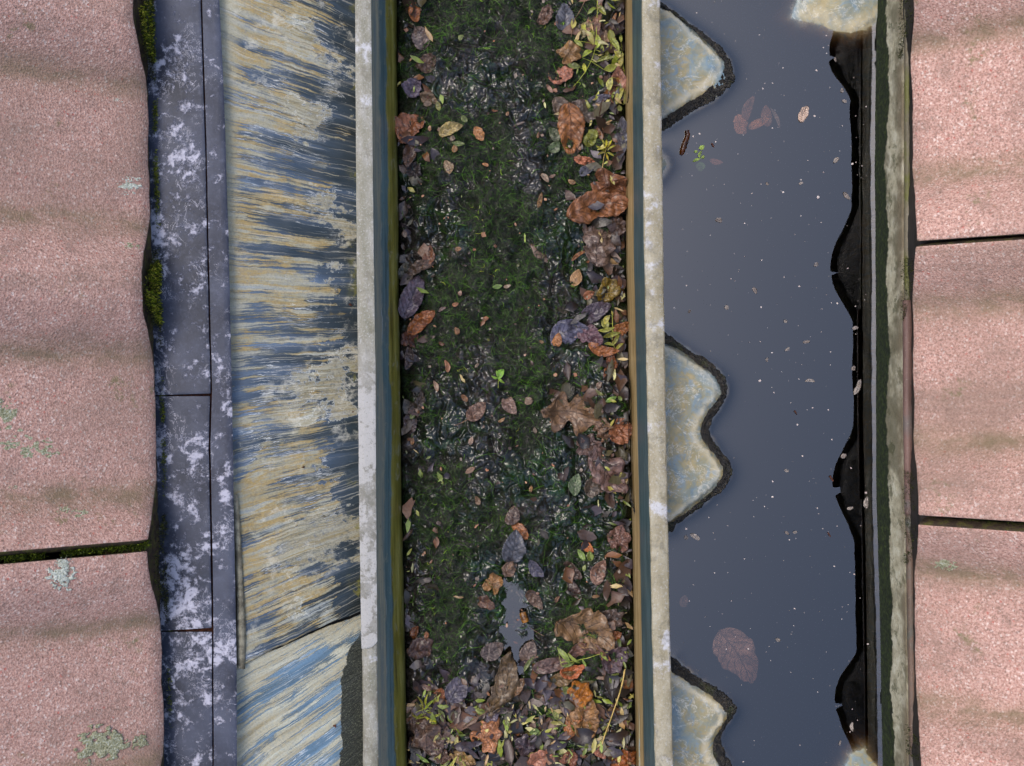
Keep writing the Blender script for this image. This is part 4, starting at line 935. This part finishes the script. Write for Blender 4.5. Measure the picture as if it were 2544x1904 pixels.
 (1530, 1637, 62, 52, 50, '#58444a', 'map', 'mauve leaf against the lower right wall by the straw'),
 (1505, 1640, 40, 18, -70, '#b5603a', 'sl', 'orange strip at the left edge of the mauve leaf by the straw'),
 (1136, 1707, 62, 54, 60, '#57505a', 'ov', 'slate-mauve ribbed leaf at lower left'),
 (1096, 1724, 38, 34, 80, '#9a5838', 'ov', 'rust rounded leaf left of the slate-mauve ribbed leaf'),
 (1438, 1722, 72, 54, 50, '#b5661a', 'map', 'vivid orange leaf above the tan leaf at lower right'),
 (1457, 1778, 80, 70, 75, '#96683e', 'map', 'tan veined leaf at lower right beside the straw'),
 (1425, 1800, 58, 36, 60, '#9c5a2c', 'map', 'orange-brown leaf under the left side of the tan veined leaf'),
 (1206, 1826, 96, 68, 60, '#b8744e', 'map', 'salmon-orange lobed leaf near the bottom centre'),
 (1226, 1776, 44, 28, 60, '#5f525c', 'ov', 'small mauve leaf at the tip of the salmon-orange leaf'),
 (1062, 1820, 112, 84, -50, '#5a4034', 'map', 'big dark brown folded leaf in the lower left corner'),
 (1100, 1872, 50, 34, -60, '#6a4a3c', 'map', 'brown scrap at the lower tip of the big dark brown leaf'),
 (1155, 1872, 52, 36, -20, '#8e6a3c', 'map', 'tan curled leaf at the bottom, left of the salmon-orange leaf'),
 (1341, 1892, 72, 44, 30, '#a8664e', 'map', 'pink-brown leaf at the very bottom, right of centre'),
 (1414, 1880, 52, 38, 70, '#8f503a', 'map', 'rust leaf at the bottom below the tan veined leaf'),
 (1488, 1868, 34, 26, -40, '#9e5c46', 'ov', 'reddish leaf at the bottom under the end of the straw'),
 (1552, 1888, 62, 42, 20, '#9a4c1c', 'cr', 'rust-orange leaf in the bottom right corner of the gutter'),
 (1302, 1850, 60, 50, 30, '#4c3a40', 'map', 'dark purple wet leaf at the bottom, right of the salmon-orange leaf'),
]
for a in BIG: place_leaf('fallen_leaf', a[0], a[1], a[2]*(1.2 if a[0] > 1130 else 1.02), a[3]*(1.24 if a[0] > 1130 else 1.05), a[4], a[5], a[6], a[7], 'leaf', G1, lift=.0055 if a[1] > 1660 else .0025)
# small oval leaves and scraps, alike within each kind
SM = [('small_oval_leaf', 'small yellow-green oval leaf lying in the gutter litter', '#86903f', 'el',
       [(1147, 98, 18, 14), (1236, 713, 26, 12), (1026, 1033, 22, 12), (1445, 1380, 34, 15), (1466, 1382, 28, 18), (1452, 1411, 18, 10), (1329, 1819, 30, 20), (1194, 1761, 30, 16), (1526, 1685, 34, 16), (1410, 1712, 34, 20),
        (1462, 1852, 28, 16), (1488, 1850, 22, 18), (1070, 1718, 26, 10), (1516, 992, 32, 12), (1538, 990, 16, 10), (1488, 975, 26, 8), (1546, 1622, 34, 13), (1540, 268, 18, 14), (1312, 1650, 40, 10), (1352, 1730, 26, 14),
        (1495, 1805, 28, 24), (1262, 1790, 22, 14), (1378, 1770, 36, 20), (1070, 1700, 24, 12), (1050, 1880, 40, 9), (1096, 1772, 34, 14), (1140, 363, 34, 13), (1090, 268, 24, 14), (1155, 300, 22, 15), (1502, 806, 26, 20)]),
      ('small_orange_scrap', 'small orange leaf scrap lying on the gutter sludge', '#95603c', 'ov',
       [(1207, 792, 16, 14), (1134, 823, 20, 17), (1097, 854, 15, 12), (1132, 757, 17, 13), (1109, 910, 32, 16), (1153, 989, 24, 15), (1246, 1043, 20, 10), (1024, 1097, 18, 13), (1186, 1242, 24, 17), (1320, 1215, 17, 12), (1345, 850, 12, 9),
        (1420, 452, 22, 14), (1130, 375, 20, 18), (1261, 288, 12, 10), (1337, 339, 16, 9), (1206, 412, 18, 11), (1341, 500, 40, 14), (1486, 330, 30, 13), (1498, 275, 18, 14), (1528, 45, 30, 11), (1060, 1575, 18, 16), (1480, 1480, 20, 10), (1385, 1487, 20, 12), (1140, 622, 18, 14), (1440, 635, 46, 11), (1463, 650, 14, 8), (1160, 1700, 16, 12)]),
      ('small_peach_scrap', 'small pale peach leaf scrap lying on the gutter sludge', '#97755f', 'el',
       [(1260, 712, 20, 10), (1082, 960, 30, 12), (1171, 1095, 24, 12), (1488, 958, 20, 14), (1352, 444, 32, 14), (1372, 440, 18, 8), (1330, 1070, 16, 10), (1169, 1167, 28, 14), (1125, 350, 16, 14), (1145, 730, 14, 11), (1100, 770, 22, 9), (1064, 263, 22, 16), (1365, 223, 26, 10), (1143, 1732, 28, 13), (1343, 1802, 26, 13), (1314, 995, 22, 22), (1185, 908, 16, 7), (1060, 1705, 28, 14), (1005, 580, 20, 14)])]
BREF = [(short(a[7]), a[0], a[1]) for a in BIG]; _c = {}
for r_ in BREF: _c[r_[0]] = _c.get(r_[0], 0)+1
BREF = [r_ for r_ in BREF if _c[r_[0]] == 1]+[('puddle', 1270, 1560), ('straw', 1525, 1760)]
for nm, lb, c, kd, L in SM:
    for (px, py, l, w) in L:
        hsv = random.uniform(.8, 1.15); cc = '#'+''.join('%02x' % max(0, min(255, int(int(c[i:i+2], 16)*hsv*random.uniform(.93, 1.07)))) for i in (1, 3, 5))
        place_leaf(nm, px, py, l, w, random.uniform(0, 180), cc, kd, beside({'small_oval_leaf': 'small yellow-green oval leaf', 'small_orange_scrap': 'small orange leaf scrap', 'small_peach_scrap': 'small pale peach leaf scrap'}[nm], px, py, BREF), 'leaf', nm.replace('_', ' ').replace('leaf', 'leave')+'s in the gutter', lift=.0032)

# ------------------------------------------------------------------ sprigs, straw, twigs
def sprig(label, path, leaves, r=.9, mat='gstem', lift=.006, colr='#a3a33c'):
    e = tag(empty('leafy_sprig', SP(*path[0])), label, 'sprig', 'leafy sprigs in the gutter')
    P = smooth_poly(path, 2, False); pts = [SP(x, y, lift) for x, y in P]; zz = [p[2] for p in pts]; mz = sum(zz)/len(zz); pts = [(p[0], p[1], .5*p[2]+.5*mz) for p in pts]
    under(tube('stem', pts, r*S, M[mat], None, 6, .6), e)
    for (x, y, l, w, a) in leaves:
        c = colr; f = random.uniform(.75, 1.15); cc = '#'+''.join('%02x' % max(0, min(255, int(int(c[i:i+2], 16)*f*random.uniform(.95, 1.05)))) for i in (1, 3, 5))
        o = place_leaf('leaflet', x, y, l, w, a, cc, 'el', lift=lift, parent=e, curl=random.uniform(-.5, .6), fold=random.uniform(0, .7)); o.location = o.location-e.location
        ax, ay = x-math.cos(R(a))*l*.5, y+math.sin(R(a))*l*.5
        j = min(range(len(P)), key=lambda i: (P[i][0]-ax)**2+(P[i][1]-ay)**2)
        if 4 < math.hypot(P[j][0]-ax, P[j][1]-ay) < 60:
            q = Vector(pts[j]); b = Vector(SP(ax, ay, lift)); under(tube('stalk', [q, (q+b)/2+Vector((0, 0, .001)), b], r*.55*S, M[mat], None, 5, .8), e)
    return e
sprig('yellow-green sprig with many leaflets at the top right of the gutter', [(1484, -10), (1482, 60), (1480, 120), (1466, 162), (1440, 200), (1424, 218)],
      [(1492, 34, 34, 15, -50), (1482, 104, 36, 17, 85), (1425, 168, 34, 16, 170), (1458, 140, 30, 12, 30), (1502, 150, 50, 9, 15), (1512, 130, 34, 10, 60), (1470, 80, 26, 9, 110), (1515, 172, 34, 18, 20), (1452, 172, 24, 10, 100), (1436, 115, 28, 11, -40), (1497, 122, 24, 8, 100)], 1.1, 'gstem')
sprig('yellow sprig hanging along the upper right wall', [(1548, 120), (1550, 160), (1556, 195), (1550, 230), (1536, 258)],
      [(1516, 213, 36, 17, -100), (1540, 238, 50, 16, 65), (1553, 238, 40, 16, 85), (1543, 150, 40, 12, 80), (1535, 130, 36, 12, 120), (1528, 110, 44, 14, -60), (1530, 3, 44, 11, 10), (1545, 90, 22, 9, 90)], 1.0, 'gstem', .007, '#a8a04a')
sprig('yellow star-like moss sprig on a pale stalk by the right wall', [(1494, 440), (1497, 400), (1503, 378)],
      [(1503, 362, 26, 5, 80), (1490, 372, 26, 5, 150), (1518, 372, 26, 5, 30), (1492, 388, 22, 5, 200), (1515, 388, 22, 5, -30), (1506, 395, 20, 5, -70), (1497, 360, 22, 5, 110), (1513, 362, 22, 5, 60)], .9, 'stem', .009, '#b3a81c')
sprig('yellow-green sprig against the right wall beside the slate-blue toothed leaf', [(1520, 780), (1522, 820), (1518, 850), (1535, 880)],
      [(1505, 818, 42, 10, 10), (1518, 833, 44, 12, 15), (1530, 845, 34, 9, 60), (1508, 795, 26, 14, 60), (1538, 862, 26, 8, 40), (1512, 858, 26, 8, -10)], .9, 'gstem', .006, '#b0a440')
sprig('bright green seedling standing at the centre of the gutter', [(1238, 965), (1238, 945), (1242, 928)], [(1245, 930, 28, 18, 60), (1230, 937, 20, 6, 160), (1246, 946, 22, 6, -40), (1236, 928, 16, 5, 110)], .7, 'gstem', .007, '#9cc433')
sprig('green sprig with a curled leaf below the big folded brown leaf', [(1392, 1640), (1440, 1635), (1480, 1622), (1508, 1614)], [(1400, 1624, 52, 14, -50), (1425, 1630, 40, 8, -40), (1498, 1622, 30, 9, -50), (1410, 1645, 34, 9, 15), (1450, 1642, 20, 6, -60)], 1.1, 'gstem', .010, '#9aa83c')
sprig('tangle of yellow moss stems at the lower left', [(1035, 1765), (1060, 1752), (1085, 1755)], [(1045, 1742, 40, 6, 110), (1055, 1770, 44, 6, 20), (1070, 1745, 40, 6, 45), (1040, 1775, 34, 6, -10), (1062, 1735, 32, 5, 80), (1085, 1768, 30, 6, 10), (1072, 1778, 34, 6, -25)], .8, 'gstem', .006, '#a39f1e')
sprig('fan of yellow-green grass blades at the bottom edge', [(1142, 1915), (1140, 1880)], [(1130, 1890, 50, 7, 70), (1146, 1888, 54, 7, 95), (1158, 1895, 46, 7, 120), (1120, 1898, 46, 7, 50), (1105, 1888, 40, 7, 35)], .8, 'gstem', .007, '#b0b048')
def stalk(name, label, path, r, mat, lift=.006, parent=None, cat='twig'):
    P = smooth_poly(path, 2, False); pts = [SP(x, y, lift) for x, y in P]; mz = sum(p[2] for p in pts)/len(pts)
    o = tube(name, [(p[0], p[1], .35*p[2]+.65*mz) for p in pts], r*S, M[mat], None, 6, .7); tag(o, label, cat); return o
stalk('straw', 'long pale straw lying along the lower right wall', [(1551, 1660), (1545, 1700), (1528, 1750), (1510, 1800), (1494, 1845)], 2.3, 'stem', .012, cat='straw')
stalk('twig', 'bent pale twig crossing the straw at lower right', [(1480, 1746), (1503, 1755), (1512, 1780), (1530, 1790)], 1.1, 'twig', .010)
stalk('twig', 'thin brown twig slanting from the top through the yellow sprigs', [(1456, 0), (1440, 35), (1420, 65), (1418, 100)], 1.2, 'twig', .009)
stalk('twig', 'thin grey twig left of the salmon-orange leaf at the bottom', [(1150, 1802), (1178, 1782), (1205, 1768), (1225, 1752)], 1.3, 'twig', .008)
stalk('twig', 'thin purple stalk of the brown-grey leaf left of centre', [(1172, 1036), (1150, 1050), (1128, 1058)], 1.5, 'twig', .004)
stalk('twig', 'hair-thin twig right of the puddle', [(1318, 1560), (1335, 1572), (1352, 1580)], .8, 'twig', .006)
stalk('twig', 'thin upright twig at the bottom centre', [(1266, 1780), (1268, 1820), (1275, 1860), (1292, 1895)], 1.0, 'twig', .006)
# snail-like shell in the puddle
sh = tube('empty_shell', [SP(1299, 1520, .010), SP(1300, 1526, .0105), SP(1303, 1534, .010), SP(1306, 1542, .0085)], 11*S, M['snail'], None, 12, .75); tag(sh, 'glossy brown shell lying in the puddle', 'shell')

# ------------------------------------------------------------------ fine litter nobody could count
def litter(name, label, n, field, cols, lmin, lmax, seed, lift=.0015, ratio=.4):
    rg = np.random.default_rng(seed); py = rg.uniform(-200, 2100, n*12); u = rg.uniform(.0, 1, n*12); px = (wl_b(py)+4)*(1-u)+(wr_b(py)-4)*u
    keep = rg.uniform(0, 1, len(px)) < field(px, py); px, py = px[keep][:n], py[keep][:n]; n = len(px)
    L = rg.uniform(lmin, lmax, n)*rg.choice([.6, 1, 1.4], n); wd = L*ratio*rg.uniform(.6, 1.5, n)/2; a = rg.uniform(0, 2*math.pi, n); k = S*(H-ZS)/H
    us = np.array([0, .25, .5, .75, 1.]); prof = np.array([.08, .8, 1, .75, .05])
    LX = (us[None, :, None]-.5)*L[:, None, None]+np.zeros((1, 1, 3)); LY = np.array([-1, 0, 1.])[None, None, :]*prof[None, :, None]*wd[:, None, None]
    LY = LY*(1+rg.normal(0, .25, LY.shape)); cu = rg.normal(0, .25, (n, 1, 1)); fo = rg.uniform(-.2, .8, (n, 1, 1)); tx = rg.normal(0, .3, (n, 1, 1)); ty = rg.normal(0, .3, (n, 1, 1))
    LZ = cu*(us[None, :, None]-.5)**2*4*L[:, None, None]*.5+fo*np.abs(LY)+tx*LX+ty*LY+rg.normal(0, .04, LX.shape)*L[:, None, None]
    ca, sa = np.cos(a)[:, None, None], np.sin(a)[:, None, None]
    X = px[:, None, None]+LX*ca-LY*sa; Y = py[:, None, None]+LX*sa+LY*ca
    X = np.clip(X, wl_b(Y)+1, wr_b(Y)-1)
    z0 = sludge_h(px, py)+lift+rg.uniform(0, .006, n)
    V = np.stack([(X-CX)*k, -(Y-CY)*k, z0[:, None, None]+LZ*k], -1).reshape(n, 15, 3)
    q = np.array([(i*3+j, i*3+j+1, (i+1)*3+j+1, (i+1)*3+j) for i in range(4) for j in range(2)])
    Q = (q[None]+np.arange(n)[:, None, None]*15).reshape(-1, 4)
    pal = np.array([hexc(c) for c in cols]); cc = pal[rg.integers(0, len(pal), n)]*rg.uniform(.6, 1.2, (n, 1))
    o = mesh_np(name, V.reshape(-1, 3), Q, M['litter'], None, col=np.repeat(cc, 15, 0)); return tag(o, label, 'litter', kind='stuff')
def f_edge(px, py):
    l = np.exp(-np.clip(px-wl_b(py), 0, 999)/38); r = np.exp(-np.clip(wr_b(py)-px, 0, 999)/55)
    b = np.clip((py-1640)/110, 0, 1); return np.clip(l*.28+r*.9+b*.95, 0, 1)
def f_top(px, py): return np.exp(-((px-1500)/55)**2-((py-90)/140)**2)+.7*np.clip((py-1690)/90, 0, 1)+.25*np.exp(-np.clip(wr_b(py)-px, 0, 999)/35)+.1*np.exp(-np.clip(px-wl_b(py), 0, 999)/50)
litter('dark_leaf_litter', 'dark rotting leaf fragments along the gutter walls and bottom end', 1300, f_edge, ('#2a1d16', '#3a2a20', '#4a3426', '#33282a', '#40363a', '#5a3e2a', '#6b4526', '#1f1814', '#4c452c', '#2c2417'), 18, 52, 51, .0005, .42)
litter('yellow_leaf_litter', 'fine yellow-green and tan leaf bits at the top right and bottom of the gutter', 620, f_top, ('#8d8c38', '#a59a4c', '#6f7a24', '#b09a66', '#7d8a3a', '#9a7a4c', '#5d6a1c', '#b4ad72'), 12, 32, 52, .003, .28)
litter('brown_leaf_crumbs', 'tiny brown crumbs of leaf scattered over the gutter sludge', 300, lambda a, b: .3+0*a, ('#6b4a34', '#8a5a3a', '#4c3a2c', '#7a6a5a', '#9a7050', '#54562a'), 4, 11, 53, .0022, .6)

# ------------------------------------------------------------------ things on and in the water
def float_leaf(label, px, py, L, Wd, ang, c, kind, z, name='floating_leaf', group='leaf pieces in the flooded valley', **kw):
    return place_leaf(name, px, py, L, Wd, ang, c, kind, label, 'leaf', group, zfix=ZW+z, tilt=(random.uniform(-.05, .05), random.uniform(-.05, .05)), **kw)
float_leaf('big brown leaf just under the water at the lower middle of the flooded valley', 1826, 1632, 150, 96, -58, '#a07e74', 'tor', -.0023, curl=-.01, fold=.01, crump=.02)
float_leaf('sunken rust leaf, lowest of the cluster in the upper valley', 1840, 310, 50, 34, -70, '#a86a50', 'cr', -.0015, crump=.03, curl=0, fold=0)
float_leaf('sunken pink-brown leaf, topmost of the cluster in the upper valley', 1862, 270, 66, 30, 70, '#8a5a4c', 'ov', -.0022, crump=.03, curl=0, fold=0)
float_leaf('sunken rust leaf pointing left, right in the upper valley cluster', 1886, 307, 58, 26, 25, '#b5734f', 'ov', -.0015, crump=.03, curl=0, fold=0)
float_leaf('sunken brown leaf upright at the right of the upper valley cluster', 1905, 288, 54, 34, 95, '#8d5c48', 'ov', -.0019, crump=.03, curl=0, fold=0)
float_leaf('curved sunken leaf stalk right of the upper valley cluster', 1926, 294, 56, 9, -65, '#a08a80', 'sl', -.002, crump=.02, curl=0, fold=0)
float_leaf('tan leaf fragment floating alone in the upper valley water', 1997, 284, 42, 22, 65, '#c0a08c', 'cr', .0008, curl=.05, fold=.05, crump=.05)
float_leaf('pinkish sunken leaf near the gutter rim below the middle island', 1700, 1494, 32, 26, 80, '#9a7468', 'ov', -.0022, crump=.02, curl=0, fold=0)
float_leaf('small pink sunken leaf beside the green floating bits', 1780, 401, 34, 18, -10, '#a86658', 'ov', -.0024, crump=.02, curl=0, fold=0)
float_leaf('round green sunken leaf below the floating green bits', 1741, 413, 24, 24, 0, '#4c8a3c', 'el', -.0024, crump=.02, curl=0, fold=0)
for x, y, l, w, a, lb in ((1743, 366, 16, 11, 30, 'tiny round green leaf, topmost of the floating green bits'), (1729, 377, 9, 7, 0, 'smallest of the floating green bits, left of the others'), (1740, 384, 20, 8, 70, 'upright green sliver in the middle of the floating green bits'), (1731, 398, 22, 7, 20, 'lowest of the floating green bits, lying almost level'), (1746, 390, 10, 8, 40, 'small green bit at the right of the floating green bits')):
    float_leaf(lb, x, y, l, w, a, '#a8bf4a', 'el', .0006, 'floating_green_bit', 'green bits floating in the valley', curl=.1, fold=.1)
WREF = [('top island by the gutter rim', 1720, 165), ('double-humped island', 1720, 1070), ('lowest island by the gutter rim', 1740, 1770), ('pale patch at the top right', 2080, 40), ('dark brown seed case', 1700, 354), ('sunken leaf cluster', 1880, 295), ('big sunken leaf', 1828, 1630), ('red-brown trim bar', 2200, 1010), ('olive trim bar', 2200, 370), ('brown lower trim bar', 2200, 1600), ('tiny black insect', 1977, 1026), ('black crumb', 2066, 1190), ('lone floating tan fragment', 1997, 284)]
for x, y, l, w in ((2078, 399, 20, 12), (2104, 487, 26, 12), (1786, 548, 18, 14), (2027, 657, 14, 12), (1875, 722, 20, 13), (1806, 764, 14, 13), (1713, 774, 10, 8), (1952, 798, 10, 9), (2003, 850, 20, 10), (1956, 868, 16, 8), (1906, 894, 13, 6),
                   (2012, 948, 26, 8), (2125, 816, 18, 10), (2129, 962, 44, 14), (1954, 1170, 13, 9), (2096, 1133, 18, 12), (2153, 1249, 32, 14), (1705, 1336, 12, 12), (1727, 1335, 30, 13), (1933, 1590, 14, 10), (2118, 1806, 26, 10), (2112, 1262, 18, 9),
                   (1702, 1656, 14, 8), (2092, 225, 12, 10), (2098, 252, 14, 9), (1990, 456, 12, 8), (1906, 457, 10, 7), (2120, 915, 14, 12), (2076, 148, 14, 7), (1955, 1325, 14, 9), (1975, 1322, 12, 8), (2087, 1846, 16, 6)):
    float_leaf(beside('small pale fleck on the water', x, y, WREF), x, y, l*.9, w*.85, random.uniform(0, 180), random.choice(('#8f8076', '#a3958a', '#857468', '#998d86')), 'cr', .0007, 'floating_fleck', 'pale flecks floating in the valley', curl=.05, fold=.05, crump=.08)
def wp(px, py, z=0.): return ((px-CX)*kw, -(py-CY)*kw, ZW+z)
tag(tube('seed_case', [wp(1706, 326, .001), wp(1708, 336, .002), wp(1703, 352, .0012), wp(1698, 366, .0016), wp(1694, 378, .0012), wp(1693, 384, .0)], .0032, M['seed'], None, 10, 1.0), 'dark brown wet seed case floating below the top island', 'seed case')
for x, y, s, lb in ((1977, 1026, 5, 'tiny black insect on the water in the middle of the valley'), (2066, 1190, 7, 'black crumb on the water left of the lower tile reflection'), (2060, 1329, 5, 'black speck on the water in the lower valley'), (1771, 362, 5, 'black speck on the water beside the green bits')):
    tag(tube('black_speck', [wp(x-s*.6, y-s, .0004), wp(x, y, .0012), wp(x+s*.5, y+s*.8, .0005)], s*.5*S, M['rust'], None, 6, .6), lb, 'speck')
rg = np.random.default_rng(9); n = 420; px = rg.uniform(1668, 2160, n); py = rg.uniform(-60, 1960, n); P = np.stack([px, py], 1)
ok = np.ones(n, bool)
for o_ in list(isl_out.values())+[isl_small, isl_tr]: ok &= sdf(P, o_) < -6
P = P[ok]; n = len(P); r = rg.gamma(1.5, .5, n)+.4; a0 = rg.uniform(0, 6.28, n); an = np.arange(6)/6*2*math.pi
V = np.concatenate([np.stack([(P[:, :1]+np.cos(an+a0[:, None])*r[:, None]*rg.uniform(.5, 1.3, (n, 6))-CX)*kw, -(P[:, 1:]+np.sin(an+a0[:, None])*r[:, None]*rg.uniform(.4, 1.2, (n, 6))-CY)*kw, np.full((n, 6), ZW+.0002)], -1),
                    np.stack([(P[:, :1]-CX)*kw, -(P[:, 1:]-CY)*kw, np.full((n, 1), ZW+.0007)], -1)], 1)
q = np.array([(i, (i+1) % 6, 6) for i in range(6)]); Q = (q[None]+np.arange(n)[:, None, None]*7).reshape(-1, 3)
tag(upY(mesh_np('floating_dust', V.reshape(-1, 3), Q, M['speck'])), 'pale dust specks scattered over the valley water', 'dust', kind='stuff')
